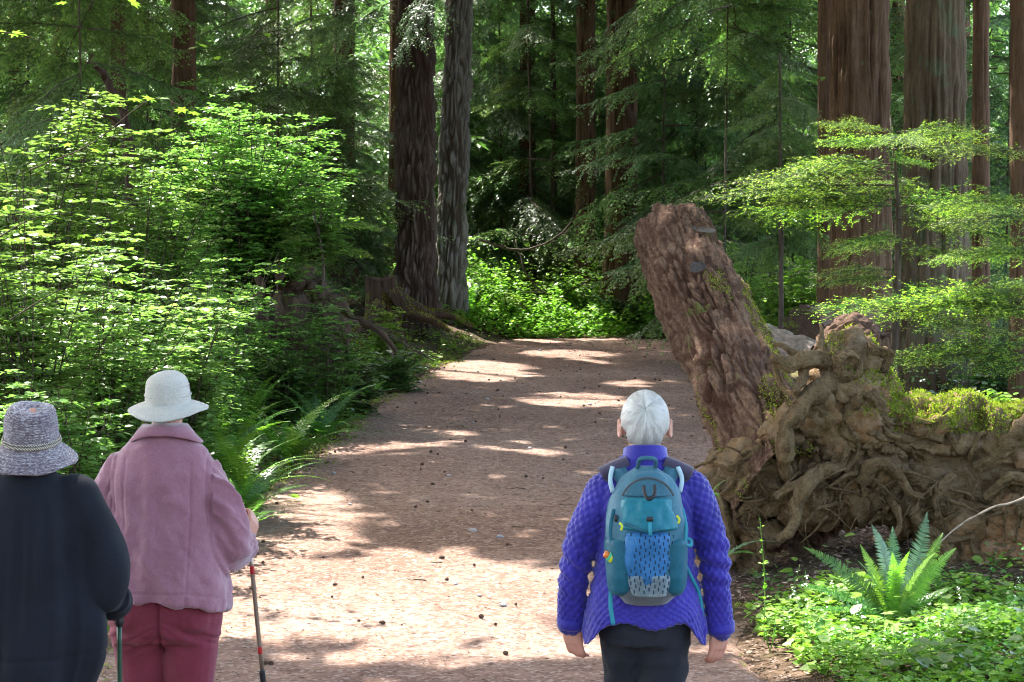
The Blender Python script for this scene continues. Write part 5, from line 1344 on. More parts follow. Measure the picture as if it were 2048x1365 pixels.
# heathered knit of the hat
t = NT('heather_knit'); v = t.coord('Object'); v2 = t.coord('Object', (1, 1, 3))
n1 = t.noise(v2, 95, 3, .7); n2 = t.noise(v, 14, 3)
w = t.n('ShaderNodeTexWave', wave_type='BANDS', bands_direction='Z', ins={'Vector': v, 'Scale': 34.0, 'Distortion': 1.5, 'Detail': 2.0}).outputs[1]
c = t.ramp(n1, [(.36, (.07, .04, .058)), (.5, (.19, .155, .175)), (.62, (.46, .43, .44))])
c = t.mix(t.ramp(n2, [(.35, .35), (.6, 0.0)]), c, (.12, .08, .11))
t.out(c, .9, bump=t.math('ADD', w, n1), bstr=.7, bdist=.006, spec=.1, sheen=.3)
t = NT('cord_band'); v = t.coord('Object')
w = t.n('ShaderNodeTexWave', wave_type='BANDS', bands_direction='DIAGONAL', ins={'Vector': v, 'Scale': 60.0}).outputs[1]
t.out(t.mix(w, (.06, .05, .06), (.50, .44, .32)), .8)

def loft(rows, sides=48, cap=True):
    """rows: (z, cx, cy, rx, ry, power)"""
    a = np.arange(sides) / sides * 2 * math.pi; V = []
    for z, cx, cy, rx, ry, pw in rows:
        c, s = np.cos(a), np.sin(a)
        V.append(np.stack([cx + rx * np.sign(c) * np.abs(c) ** pw, cy + ry * np.sign(s) * np.abs(s) ** pw, np.full(sides, z)], 1))
    n = len(rows); V = np.vstack(V + [V[0].mean(0)[None], V[-1].mean(0)[None]]); j = np.arange(sides); k = (j + 1) % sides; b = (n - 1) * sides
    Fs = [grid_faces(n, sides, True)]
    if cap: Fs += [np.stack([np.full(sides, n * sides), k, j], 1), np.stack([np.full(sides, n * sides + 1), b + j, b + k], 1)]
    return V, Fs
def smooth_rows(rows, n=40):
    r = np.array(rows, float); o = np.argsort(r[:, 0]); r = r[o]; z = np.linspace(r[0, 0], r[-1, 0], n)
    s = spline(r, n * 3); s = s[np.argsort(s[:, 0])]
    return [(zz, *[np.interp(zz, s[:, 0], s[:, k]) for k in range(1, 6)]) for zz in z]
def limb(mb, pts, rad, n=26, sides=20):
    C = spline(pts, n); t = np.linspace(0, 1, n); r = np.interp(t, np.linspace(0, 1, len(rad)), rad)
    V, Fs = tube(C, r, sides); mb.add(V, Fs); ball(mb, C[0], r[0]); ball(mb, C[-1], r[-1])
    return C
def hand(mb, w, fwd, palm, side, s=1.0, curl=.5, grip=None):
    """w wrist, fwd hand direction, palm = direction the palm faces, side = +1 thumb on the cross(fwd,palm) side"""
    f = np.array(fwd, float); f /= np.linalg.norm(f); p = np.array(palm, float); p -= f * (p @ f); p /= np.linalg.norm(p); x = np.cross(f, p) * side
    k0 = w + f * .09 * s
    for u in (-.028, -.01, .01, .028):
        V, Fs = tube([w + x * u * .6 * s, w + (f * .05 + x * u) * s, k0 + x * u * s], np.array([.013, .014, .011]) * s, 10); mb.add(V, Fs)
    for i, (u, L) in enumerate([(.030, .070), (.010, .080), (-.010, .075), (-.030, .058)]):
        c = k0 + x * u * s; pts = [c - f * .01 * s]; ang = 0; d = f
        for j in range(3):
            ang += curl * (.7 + .25 * j); d = f * math.cos(ang) + p * math.sin(ang); c = c + d * L * s * (.45, .32, .23)[j]; pts.append(c)
        V, Fs = tube(spline(pts, 10), np.linspace(.0088, .0068, 10) * s, 10); mb.add(V, Fs); ball(mb, pts[-1], .007 * s)
    c = w + (f * .025 + x * .026 + p * .008) * s; d1 = f * .6 + x * .55 + p * .4; d1 /= np.linalg.norm(d1); d2 = f * .8 + x * .05 + p * .6; d2 /= np.linalg.norm(d2)
    V, Fs = tube(spline([c - d1 * .01, c + d1 * .035 * s, c + (d1 * .035 + d2 * .032) * s], 10), np.linspace(.013, .0085, 10) * s, 10); mb.add(V, Fs); ball(mb, c + (d1 * .035 + d2 * .032) * s, .0085 * s)
def head(mb, c, s=1.0, ears=True, ex=.083):
    ball(mb, c + np.array([0, -.008, .018]) * s, 1, np.array([.074, .096, .098]) * s)
    ball(mb, c + np.array([0, .022, -.045]) * s, 1, np.array([.058, .068, .070]) * s)
    ball(mb, c + np.array([0, .070, -.088]) * s, .024 * s)                                          # chin
    V, Fs = tube(spline([c + np.array([0, .085, .012]) * s, c + np.array([0, .104, -.012]) * s, c + np.array([0, .112, -.030]) * s], 8), np.linspace(.008, .016, 8) * s, 10); mb.add(V, Fs); ball(mb, c + np.array([0, .108, -.032]) * s, .015 * s)
    for sx in (-1, 1):
        ball(mb, c + np.array([sx * .031, .078, .006]) * s, .015 * s)                               # eyes
        ball(mb, c + np.array([sx * .035, .072, .028]) * s, 1, np.array([.022, .012, .008]) * s)    # brows
        ball(mb, c + np.array([sx * .040, .058, -.028]) * s, .022 * s)
        if ears:
            o = c + np.array([sx * ex, -.010, -.012 - (.012 if ex < .08 else 0)]) * s; ring = []
            for a in np.linspace(-2.2, 2.2, 12): ring.append(o + np.array([sx * .009 * math.cos(a * .5), -.016 * math.cos(a) * -1 - .004, .030 * math.sin(a) * -1]) * s)
            V, Fs = tube(ring, .0065 * s, 8); mb.add(V, Fs); ball(mb, o, 1, np.array([.009, .019, .032]) * s)
    for z in (-.055, -.062): ball(mb, c + np.array([0, .088, z]) * s, 1, np.array([.024, .010, .006]) * s)
def legs(mb, hips, knees, ankles, r, foot=True):
    for k in range(2):
        limb(mb, [hips[k], lerp(hips[k], knees[k], .5), knees[k], lerp(knees[k], ankles[k], .4), ankles[k]], r)
        if foot:
            a = ankles[k]; V, Fs = tube(spline([a + [0, -.03, -.04], a + [0, .06, -.055], a + [0, .15, -.06]], 10), np.linspace(.038, .03, 10), 12); mb.add(V, Fs)
            ball(mb, a + [0, .15, -.06], .03)
def seg_coord(V, pts):
    """distance, arc position and angle of each vertex about a polyline"""
    C = spline(pts, 40); d = np.linalg.norm(V[:, None] - C[None], axis=2); i = d.argmin(1); T, U, W = frames(C)
    r = V - C[i]; s = np.concatenate([[0], np.cumsum(np.linalg.norm(np.diff(C, axis=0), axis=1))])
    return d.min(1), s[i] + (r * T[i]).sum(1), np.arctan2((r * W[i]).sum(1), (r * U[i]).sum(1))
def shoes(root, ankles):
    for a in ankles:
        mb = MB(); V, Fs = tube(spline([a + [0, -.045, -.045], a + [0, .06, -.05], a + [0, .17, -.055]], 14), np.array([.04, .046, .046, .046, .045, .045, .045, .045, .044, .043, .042, .04, .036, .03]), 14)
        V[:, 2] = np.maximum(V[:, 2], a[2] - .085); mb.add(V, Fs); ball(mb, a + [0, -.04, -.03], .045); v, nn_, f = remesh(mb, .008, 2)
        MB().add(v, f).obj('shoe', 'shoe_leather', root)

# ---------------- woman in the purple quilted jacket
S1 = F / 6.75; g1 = np.array([PX(1290, 6.75), 6.75, float(H(PX(1290, 6.75), 6.75)) + .012])
def q1(px, py, y=0.0): return np.array([(px - 1290) / S1, y, CH - (py - HY) / S1 - g1[2]])
w1 = thing('person', 'person with short white hair in a purple quilted jacket and teal backpack, walking away', 'person', g1, 'walkers on the path')
hc = q1(1290, 850, .01)
armL = [q1(1208, 985), q1(1172, 1060, .0), q1(1152, 1130, .01), q1(1143, 1250, .06)]
armR = [q1(1378, 982), q1(1412, 1055, .0), q1(1430, 1120, -.01), q1(1443, 1258, .02)]
hips = [np.array([-.070, 0, .84]), np.array([.070, 0, .84])]; knees = [np.array([-.052, .12, .48]), np.array([.045, -.04, .47])]; ank = [np.array([-.055, .24, .095]), np.array([.045, -.26, .12])]
mb = MB(); head(mb, hc, .97)
limb(mb, [hc + [0, -.01, -.05], hc + [0, -.03, -.16]], [.052, .06])
V, Fs = loft(smooth_rows([(.82, 0, 0, .15, .10, 1), (1.0, 0, 0, .13, .09, 1), (1.2, 0, 0, .15, .10, 1), (1.34, 0, 0, .16, .08, 1), (1.40, 0, -.01, .06, .06, 1)])); mb.add(V, Fs)
for A_, sd in ((armL, -1), (armR, 1)):
    limb(mb, A_, [.045, .042, .036, .026])
    hand(mb, A_[-1] + [0, 0, .01], (-.12 * sd, .15, -1), (-.55 * sd, .8, 0), -sd if sd < 0 else 1, .95, .42)
legs(mb, hips, knees, ank, [.08, .065, .052, .05, .036])
V, N, Fs = remesh(mb, .0055, 2, .35); body = MB().add(V, Fs).obj('body', 'skin', w1)
# jacket
mb = MB()
rows = [(q1(0, 1268)[2], .0, 0, .212, .150, .9), (q1(0, 1225)[2], .0, 0, .200, .145, .9), (q1(0, 1140)[2], 0, 0, .172, .128, .9), (q1(0, 1050)[2], 0, -.005, .160, .12, .92), (q1(0, 990)[2], 0, -.01, .165, .112, .95), (q1(0, 955)[2], 0, -.01, .145, .09, 1), (q1(0, 930)[2], 0, -.01, .10, .075, 1), (q1(0, 912)[2], 0, -.01, .07, .066, 1)]
V, Fs = loft(smooth_rows(rows)); mb.add(V, Fs)
for A_ in (armL, armR): limb(mb, A_, [.070, .064, .058, .049, .043]); 
V, N, Fs = remesh(mb, .0053, 3)
dl, sl, al = seg_coord(V, armL); dr, sr, ar = seg_coord(V, armR)
isL = (dl < .085) & (V[:, 0] < -.155); isR = (dr < .085) & (V[:, 0] > .155)
u = np.where(isL, al * .062, np.where(isR, ar * .062, np.arctan2(V[:, 0], -V[:, 1]) * .16)); vv = np.where(isL, sl, np.where(isR, sr, V[:, 2]))
cs = .023; row = np.floor(vv / (cs * .85)); uo = u / cs + .5 * (row % 2)
fu = (uo - np.floor(uo)) * 2 - 1; fv = (vv / (cs * .85) - row) * 2 - 1
pa = np.abs(np.sin(math.pi * (u + vv * .8) / (cs * 1.25))) ; pb_ = np.abs(np.sin(math.pi * (u - vv * .8) / (cs * 1.25))); puff = np.sqrt(pa * pb_)
fold = fbm(np.stack([u * 9, vv * 5, V[:, 0] * 3], 1), 3, 5)
elb = np.where(isL, np.exp(-((sl - .26) / .1) ** 2), np.where(isR, np.exp(-((sr - .26) / .1) ** 2), 0))
V = V + N * (.0066 * puff - .003 + .010 * fold + .006 * elb * np.sin(vv * 110 + u * 30))[:, None]
low = sstep(.95, .80, V[:, 2]) * ~(isL | isR)
V[:, 2] -= low * (.075 * sstep(.13, .215, np.abs(V[:, 0])) - .042 + .010 * np.sin(V[:, 0] * 33 + 1))
V[:, :2] *= (1 + .04 * low * np.sin(V[:, 0] * 30))[:, None]
jk = MB().add(V, Fs).obj('jacket', 'quilt_purple', w1)
def ring_tube(rows, r, mat, name, parent, sides=8, n=60, arc=(0, 6.2832)):
    a = np.linspace(*arc, n); z, cx, cy, rx, ry = rows
    C = np.stack([cx + rx * np.cos(a), cy + ry * np.sin(a), z + 0 * a], 1); V, Fs = tube(C, r, sides); return MB().add(V, Fs).obj(name, mat, parent)
# stand collar
V, Fs = loft([(q1(0, 926)[2], 0, -.008, .085, .075, 1), (q1(0, 912)[2], 0, -.008, .076, .070, 1), (q1(0, 897)[2], 0, -.006, .073, .068, 1), (q1(0, 895)[2], 0, -.006, .068, .063, 1), (q1(0, 912)[2], 0, -.006, .062, .058, 1)], cap=False)
V[:, 2] += .012 * sstep(.0, -.07, V[:, 1]) ; MB().add(V, Fs).obj('collar', 'quilt_purple', jk)
# dark yoke panels on the shoulders
for sd in (-1, 1):
    C = spline([np.array([sd * .062, -.055, q1(0, 921)[2]]), np.array([sd * .10, -.06, q1(0, 931)[2]]), np.array([sd * .145, -.05, q1(0, 946)[2]])], 12)
    V, Fs = tube(C, np.linspace(.022, .030, 12), 12); V[:, 2] -= .004; MB().add(V, Fs).obj('shoulder_panel', 'yoke_dark', jk)
for A_, sd in ((armL, -1), (armR, 1)):
    t_ = (A_[-1] - A_[-2]) / np.linalg.norm(A_[-1] - A_[-2]); C = np.array([A_[-1] - t_ * .02, A_[-1] + t_ * .012, A_[-1] + t_ * .018]); V, Fs = tube(C, [.049, .0475, .042], 24); MB().add(V, Fs).obj('cuff', 'quilt_purple', jk)
# trousers
mb = MB(); V, Fs = loft(smooth_rows([(.78, 0, 0, .135, .115, .95), (.86, 0, 0, .15, .125, .95), (.98, 0, 0, .14, .11, .95)])); mb.add(V, Fs)
for k in range(2): limb(mb, [hips[k], lerp(hips[k], knees[k], .5), knees[k], lerp(knees[k], ank[k], .5), ank[k] + [0, 0, .01]], [.086, .074, .062, .058, .058])
V, N, Fs = remesh(mb, .009, 3); V = V + N * (.010 * fbm(V * np.array([14, 14, 9]), 3, 8) + .006 * ridged(V * np.array([6, 6, 16]), 2, 9))[:, None]
MB().add(V, Fs).obj('trousers', 'denim_black', w1); shoes(w1, ank)
# white hair, combed out from the whorl
def hair(root, c, rad, whorl, n, mat, mask, length, width=.0032, seed=0, lift=.012, shell=True):
    g = np.random.default_rng(seed); hm = MB()
    d = g.normal(size=(n * 3, 3)); d /= np.linalg.norm(d, axis=1)[:, None]; p = d * rad; d = d[mask(p)][:n]; n = len(d)
    w = np.array(whorl, float); w /= np.linalg.norm(w); K = 6; pts = []; ups = []
    for k in range(K):
        tan = d - w; tan = tan - d * (tan * d).sum(1)[:, None]; sw = np.cross(d, w)
        tan = tan / (np.linalg.norm(tan, axis=1)[:, None] + .05) + .25 * sw + .05 * g.normal(size=(n, 3)); tan[:, 2] -= .30
        tan -= d * (tan * d).sum(1)[:, None]
        if k == 0: lf_ = g.uniform(.35, 1.45, n)
        hgt = 1 + lift / .09 * lf_ * (.35 + .65 * math.sin(min(1, (k + .6) / K) * math.pi * .8))
        pts.append(c + d * rad * (hgt[:, None] if np.ndim(hgt) else hgt)); ups.append(d.copy())
        d = d + tan * (length / .09 / K); d /= np.linalg.norm(d, axis=1)[:, None]
    pts = np.array(pts); ups = np.array(ups); T = np.gradient(pts, axis=0); sd = np.cross(T, ups); sd /= np.linalg.norm(sd, axis=2)[..., None] + 1e-9
    wd = width * np.array([.6, 1, 1, .9, .7, .25])[:, None, None]
    V = np.stack([pts - sd * wd, pts + sd * wd], 2); V = V.transpose(1, 0, 2, 3).reshape(-1, 3)   # strand, ring, side
    i = (np.arange(n) * K * 2)[:, None] + (np.arange(K - 1) * 2)[None]; Fc = np.stack([i, i + 1, i + 3, i + 2], -1).reshape(-1, 4)
    aw = np.arctan2(ups[0][:, 0] - w[0], ups[0][:, 2] - w[2]); lock = vnoise(np.stack([np.cos(aw) * 6, np.sin(aw) * 6, np.linalg.norm(ups[0] - w, axis=1) * 1.5], 1), 5) * .5 + .5
    hm.add(V, Fc, rnd=np.repeat(np.clip(g.random(n) * .35 + lock * .75, 0, 1), K * 2))
    if shell:
        b = _ICO[0]; pv = b * rad * 1.015; m = mask(pv); f = _ICO[1]; f = f[m[f].all(1)]; hm.add(pv + c, f, rnd=.3)
    return hm.obj('hair', mat, root)
cz = hc[2]
hair(w1, hc + np.array([0, -.008, .016]), np.array([.0735, .095, .091]), (-.05, -.93, .36), 9000, 'hair_white',
     lambda p: (((p[:, 1] < .035) & (p[:, 2] > -.065 + np.where(np.abs(p[:, 0]) > .05, .055, 0))) | (p[:, 2] > .045)), .048, width=.0021, seed=2, lift=.009)

# ---------------- teal backpack
pb = q1(1287, 1195, -.15) + g1
pack = thing('backpack', 'teal and blue hiking backpack with mesh pocket, worn over the purple jacket', 'backpack', pb); pack.scale = (.94, .95, .95)
hz_ = .475
def pack_rows(z0, z1, wk, y0, dk, n=26):
    z = np.linspace(z0, z1, n); t = z / hz_
    w = np.interp(t, [0, .06, .18, .4, .62, .8, .92, 1], [.075, .105, .128, .140, .140, .122, .092, .045]) * wk
    dp = np.interp(t, [0, .06, .2, .45, .7, .88, 1], [.07, .10, .130, .135, .115, .085, .05]) * dk
    return [(zz, 0, y0, ww, dd, .78) for zz, ww, dd in zip(z, w, dp)]
def pack_part(name, mat, z0, z1, wk, dk, y0=.02, seed=0, amp=.006, parent=None, n=30, taper=True):
    rows = pack_rows(z0, z1, wk, y0, dk, n)
    if taper:
        k = 3
        rows = [(z, cx, cy, w * (1 - .25 * max(0, 1 - i / k, 1 - (len(rows) - 1 - i) / k) ** 2), d * (1 - .22 * max(0, 1 - i / k, 1 - (len(rows) - 1 - i) / k) ** 2), p) for i, (z, cx, cy, w, d, p) in enumerate(rows)]
    V, Fs = loft(rows, 72); r = V - np.array([0, y0, 0]); r[:, 2] = 0; r /= np.linalg.norm(r, axis=1)[:, None] + 1e-6
    V = V + r * (amp * fbm(V * np.array([16, 16, 12]), 3, seed))[:, None]
    return MB().add(V, Fs).obj(name, mat, parent or pack)
main = pack_part('main_bag', 'pack_slate', 0, hz_, 1.0, 1.0, seed=1, amp=.012)
pack_part('base_panel', 'pack_base', -.006, .055, 1.02, 1.03, seed=2, parent=main)
for sd in (-1, 1):
    o = pack_part('side_pocket', 'pack_deep', .03, .235, .42, .95, seed=3 + sd, amp=.005); o.location = (sd * .088, .0, 0)
pack_part('mesh_pocket', 'pack_blue', .045, .265, .76, 1.17, seed=5, amp=.018)
pack_part('mesh_bottom', 'pack_grey', .026, .112, .74, 1.19, seed=6, amp=.014)
fp = pack_part('front_pocket', 'pack_teal', .255, .375, .80, 1.24, seed=7, amp=.022)
pack_part('top_lid', 'pack_slate', .37, .462, .86, 1.13, seed=8, amp=.006)
def front_y(x, z, dk, wk, y0=.02):
    t = z / hz_; w = np.interp(t, [0, .06, .18, .4, .62, .8, .92, 1], [.075, .105, .128, .140, .140, .122, .092, .045]) * wk
    dp = np.interp(t, [0, .06, .2, .45, .7, .88, 1], [.07, .10, .130, .135, .115, .085, .05]) * dk
    c = np.clip(np.abs(x) / w, 0, .999) ** (1 / .78); return y0 - dp * (1 - c * c) ** (.5 * .78)
mb = MB()
for i in range(11):
    for j in range(10):
        x = (i - 5) * .0165 + (j % 2) * .004; z = .05 + j * .021 + (i % 2) * .010
        if abs(x) > .088 or z > .262: continue
        y = float(front_y(x, z, 1.17 if z > .11 else 1.19, .76)) - .010; k = .3 * x
        mb.add([(x - .0022, y, z - .0065), (x + .0022, y, z - .0065), (x + .0022 + k * .02, y, z + .0065), (x - .0022 + k * .02, y, z + .0065)], np.array([[0, 1, 2, 3]]))
o = mb.obj('mesh_slots', 'slot_dark', pack); o['kind'] = 'stuff'
def strap(pts, w, th, mat, name, n=24, nrm=(0, -1, 0)):
    C = spline(pts, n); T = np.gradient(C, axis=0); T /= np.linalg.norm(T, axis=1)[:, None]; x = np.cross(T, nrm); x /= np.linalg.norm(x, axis=1)[:, None] + 1e-9; y = np.cross(x, T)
    V = np.stack([C - x * w - y * th, C + x * w - y * th, C + x * w + y * th, C - x * w + y * th], 1).reshape(-1, 3)
    return MB().add(V, [grid_faces(n, 4, True), np.array([[3, 2, 1, 0], [n * 4 - 4, n * 4 - 3, n * 4 - 2, n * 4 - 1]])]).obj(name, mat, pack)
zz_ = np.linspace(-1.15, 1.15, 15)
strap([(math.sin(a) * .098, float(front_y(math.sin(a) * .098, .345 + .085 * math.cos(a), 1.1, .95)) - .014, .335 + .105 * math.cos(a)) for a in zz_], .004, .003, 'pack_base', 'zip', 40)
strap([(-.085, float(front_y(-.085, .29, 1.24, .8)) - .005, .285), (0, -.158, .262), (.085, float(front_y(.085, .29, 1.24, .8)) - .005, .285)], .005, .003, 'pack_deep', 'pocket_hem', 24)
strap([(-.03, .0, .462), (-.028, -.05, .50), (.0, -.06, .508), (.028, -.05, .50), (.03, .0, .462)], .007, .004, 'pack_slate', 'haul_loop')
strap([(-.018, -.115, .415), (-.014, -.145, .385), (.0, -.155, .372), (.018, -.145, .388), (.02, -.118, .418)], .006, .003, 'black_plastic', 'gear_loop')
strap([(0, -.165, .300), (0, -.177, .272), (.002, -.174, .250)], .006, .002, 'strap_cyan', 'pull_tab', 10)
def box(mb, c, h, bev=.25):
    v, f = loft([(-h[2], 0, 0, h[0] * (1 - bev), h[1] * (1 - bev), .35), (-h[2] * .6, 0, 0, h[0], h[1], .35), (h[2] * .6, 0, 0, h[0], h[1], .35), (h[2], 0, 0, h[0] * (1 - bev), h[1] * (1 - bev), .35)], 20); mb.add(v + np.asarray(c), f)
for c, h in [((0, -.170, .305), (.012, .006, .008)), ((-.105, -.085, .205), (.010, .006, .007)), ((.108, -.085, .205), (.010, .006, .007)), ((-.112, -.07, .30), (.005, .006, .012))]:
    mb = MB(); box(mb, c, h); mb.obj('buckle', 'black_plastic', pack)
for x, z in ((-.094, .278), (.104, .302)):
    strap([(x - .008, -.135, z + .012), (x, -.142, z), (x - .004, -.14, z - .014)], .004, .002, 'neon_yellow', 'zip_pull', 8)
strap([(.125, -.02, .33), (.135, -.06, .27), (.132, -.07, .215), (.15, -.06, .205), (.152, -.05, .222), (.138, -.05, .228)], .006, .002, 'strap_cyan', 'compression_strap', 30)
strap([(-.118, -.05, .33), (-.13, -.07, .27), (-.128, -.075, .21)], .006, .002, 'pack_deep', 'compression_strap', 20)
strap([(-.125, -.01, .06), (-.127, -.02, -.01), (-.118, -.015, -.075)], .008, .0015, 'strap_cyan', 'hanging_strap', 16)
strap([(.115, .02, .18), (.16, .06, .09), (.195, .10, .02), (.21, .12, -.06)], .006, .002, 'strap_cyan', 'hip_strap', 20)
for sd in (-1, 1):
    strap([(sd * .075, .03, .425), (sd * .105, .09, .468), (sd * .115, .17, .455), (sd * .125, .26, .36), (sd * .125, .31, .22), (sd * .13, .24, .10), (sd * .12, .10, .06)], .028, .006, 'pack_slate', 'shoulder_strap', 40, (0, -.7, .7))
    strap([(sd * .118, .005, .385), (sd * .127, .02, .425), (sd * .120, .055, .458), (sd * .110, .10, .475)], .0075, .006, 'piping_pale', 'strap_edge', 16, (0, -.7, .7))
bo = pb + np.array([-.120, -.068, .158])
bt = thing('sunscreen_tube', 'small yellow and green tube with orange cap tucked in the backpack side pocket', 'tube', bo)
for nm, mat, z0, z1, r_ in (('tube', 'neon_green', -.05, .012, .017), ('label', 'neon_yellow', -.012, .006, .0185), ('cap', 'orange_cap', .012, .026, .012)):
    V, Fs = loft([(z0, 0, 0, r_ * .95, r_ * .8, 1), (z0 + .004, 0, 0, r_, r_ * .85, 1), (z1 - .004, 0, 0, r_, r_ * .85, 1), (z1, 0, 0, r_ * .9, r_ * .75, 1)], 20); o = MB().add(V, Fs).obj(nm, mat, bt); o.rotation_euler = (R(10), R(-62), 0)

# ---------------- woman in the pink fleece
D2 = 7.6; S2 = F / D2; g2 = np.array([PX(330, D2), D2, float(H(PX(330, D2), D2)) + .012])
def q2(px, py, y=0.0): return np.array([(px - 330) / S2, y, CH - (py - HY) / S2 - g2[2]])
w2 = thing('person', 'person in pale sun hat, pink fleece jacket and dark red trousers', 'person', g2, 'walkers on the path')
hc2 = q2(334, 805, .02)
aL = [q2(252, 948), q2(216, 1015, .01), q2(205, 1090, .03), q2(215, 1130, .20)]
aR = [q2(400, 958), q2(442, 1015, -.01), q2(464, 1100, .0), q2(480, 1096, .14)]
hp = [np.array([-.10, 0, .80]), np.array([.10, 0, .80])]; kn = [np.array([-.09, .06, .44]), np.array([.085, .02, .44])]; an = [np.array([-.09, .14, .095]), np.array([.085, -.12, .10])]
mb = MB(); head(mb, hc2, .97, ex=.068); limb(mb, [hc2 + [0, -.01, -.05], hc2 + [0, -.03, -.15]], [.055, .065])
V, Fs = loft(smooth_rows([(.78, 0, 0, .19, .13, 1), (1.0, 0, 0, .18, .12, 1), (1.2, 0, 0, .16, .11, 1), (1.36, 0, 0, .145, .08, 1), (1.46, 0, -.01, .07, .06, 1)])); mb.add(V, Fs)
for A_, sd in ((aL, -1), (aR, 1)):
    limb(mb, A_, [.052, .047, .04, .028])
    hand(mb, A_[-1] + [0, .0, .01], (0.34 * sd, .42, .84), (-sd, .45, .1), 1 if sd > 0 else -1, 1.0, .85)
legs(mb, hp, kn, an, [.095, .08, .06, .055, .04])
V, N, Fs = remesh(mb, .0055, 2, .35); MB().add(V, Fs).obj('body', 'skin', w2)
mb = MB()
rows = [(q2(0, 1198)[2], .015, -.015, .232, .190, .9), (q2(0, 1120)[2], .01, -.01, .222, .172, .9), (q2(0, 1030)[2], 0, -.005, .208, .145, .9), (q2(0, 960)[2], 0, -.012, .205, .132, .92), (q2(0, 905)[2], 0, -.012, .172, .108, .96), (q2(0, 880)[2], 0, -.012, .128, .088, 1), (q2(0, 862)[2], .0, -.01, .085, .075, 1)]
V, Fs = loft(smooth_rows(rows)); mb.add(V, Fs)
for A_ in (aL, aR): limb(mb, A_, [.088, .082, .076, .056, .043])
V, N, Fs = remesh(mb, .006, 8)
back = sstep(.06, -.04, V[:, 1]); x, z = V[:, 0], V[:, 2]
dr, sr, ar = seg_coord(V, aR); dl, sl, al = seg_coord(V, aL); isA = ((dr < .10) & (x > .19)) | ((dl < .10) & (x < -.19))
th_ = np.arctan2(x, -V[:, 1])
fold = .020 * fbm(np.stack([th_ * 2.0 + .5 * z + .3 * np.sin(z * 4), z * 1.6, x * 0], 1), 2, 6) * sstep(1.42, 1.2, z) + .010 * ridged(np.stack([x * 6 + z * 5, z * 3.5 - np.abs(x) * 5, x * 0], 1), 2, 19) * sstep(1.3, 1.0, z) + .008 * fbm(np.stack([x * 12 + z * 7, z * 3, x * 0], 1), 3, 7)
fa = .022 * ridged(np.stack([sr * 7 + ar * .8, ar * .6, x * 0], 1), 2, 8)
fl_ = .02 * ridged(np.stack([sl * 7 + al * .8, al * .6, x * 0], 1), 2, 9)
disp = np.where(isA, np.where(x > 0, fa, fl_), fold) + .004 * fbm(V * 30, 2, 10)
seam = np.zeros(len(V))
for xs_ in (-.118, .105): seam += np.exp(-((x - xs_ * (1 + .12 * np.sin((z - .8) * 3))) / .0045) ** 2) * back * (z < 1.36) * ~isA
seam += np.exp(-((z - (q2(0, 1178)[2])) / .004) ** 2) * ~isA + np.exp(-((np.abs(x) - (.172 + .15 * (1.36 - z) * 0)) / .005) ** 2) * back * (z > 1.1) * (z < 1.44) * .8
V = V + N * (disp - .0045 * np.clip(seam, 0, 1))[:, None]
hem = sstep(.92, .80, z) * ~isA; V[:, 2] -= hem * (.045 * sstep(.10, .24, x) + .003 * np.sin(x * 17)); V[:, 1] *= 1 + .03 * hem * np.sin(x * 22)
fj = MB().add(V, Fs).obj('jacket', 'fleece_pink', w2)
# turned-down collar with a pointed right corner
a = np.linspace(-3.6, .45, 46); C0 = []
for k, (rx, ry, dz) in enumerate([(.078, .070, .012), (.085, .078, .018), (.108, .098, -.004), (.140, .118, -.036), (.138, .114, -.042)]):
    C0.append(np.stack([rx * np.cos(a) + .004, ry * np.sin(a) - .008, q2(0, 856)[2] + dz - .016 * (rx - .078) / .06 * np.cos(a * 2) + 0 * a], 1))
V = np.array(C0).reshape(-1, 3); V = V + .004 * np.stack([vnoise(V * 20, 60 + q) for q in range(3)], 1); MB().add(V, grid_faces(5, 46)).obj('collar', 'fleece_pink', fj)
t_ = (aR[-1] - aR[-2]) / np.linalg.norm(aR[-1] - aR[-2]); V, Fs = tube(np.array([aR[-1] - t_ * .02, aR[-1] + t_ * .010, aR[-1] + t_ * .014]), [.048, .045, .038], 22); MB().add(V, Fs).obj('cuff', 'fleece_pink', fj)
mb = MB(); V, Fs = loft(smooth_rows([(.66, 0, 0, .195, .13, .9), (.78, 0, -.01, .212, .155, .95), (.88, 0, -.005, .205, .15, .95), (.98, 0, 0, .17, .13, .95)])); mb.add(V, Fs)
for k, sx in enumerate((-1, 1)):
    limb(mb, [hp[k], lerp(hp[k], kn[k], .5), kn[k], lerp(kn[k], an[k], .5), an[k] + [0, 0, .01]], [.122, .108, .088, .078, .072]); ball(mb, np.array([sx * .092, -.055, .765]), .100)
V, N, Fs = remesh(mb, .007, 3); x, z = V[:, 0], V[:, 2]
wr = np.exp(-((z - .68) / .06) ** 2) * ridged(np.stack([x * 5, z * 22 + np.abs(x) * 12, x * 0], 1), 2, 12) * .012
cl = np.exp(-(x / .008) ** 2) * sstep(.06, -.05, V[:, 1]) * (z > .62)
V = V + N * (wr + .010 * fbm(V * np.array([9, 9, 5]), 3, 13) - .016 * cl)[:, None]
MB().add(V, Fs).obj('trousers', 'trousers_red', w2); shoes(w2, an)
hair(w2, hc2 + np.array([0, -.008, .010]), np.array([.079, .101, .10]), (0, -.3, 1), 1500, 'hair_fair', lambda p: (p[:, 1] < .03) & (p[:, 2] > -.090) & (p[:, 2] < -.02), .02, seed=3, lift=.004)
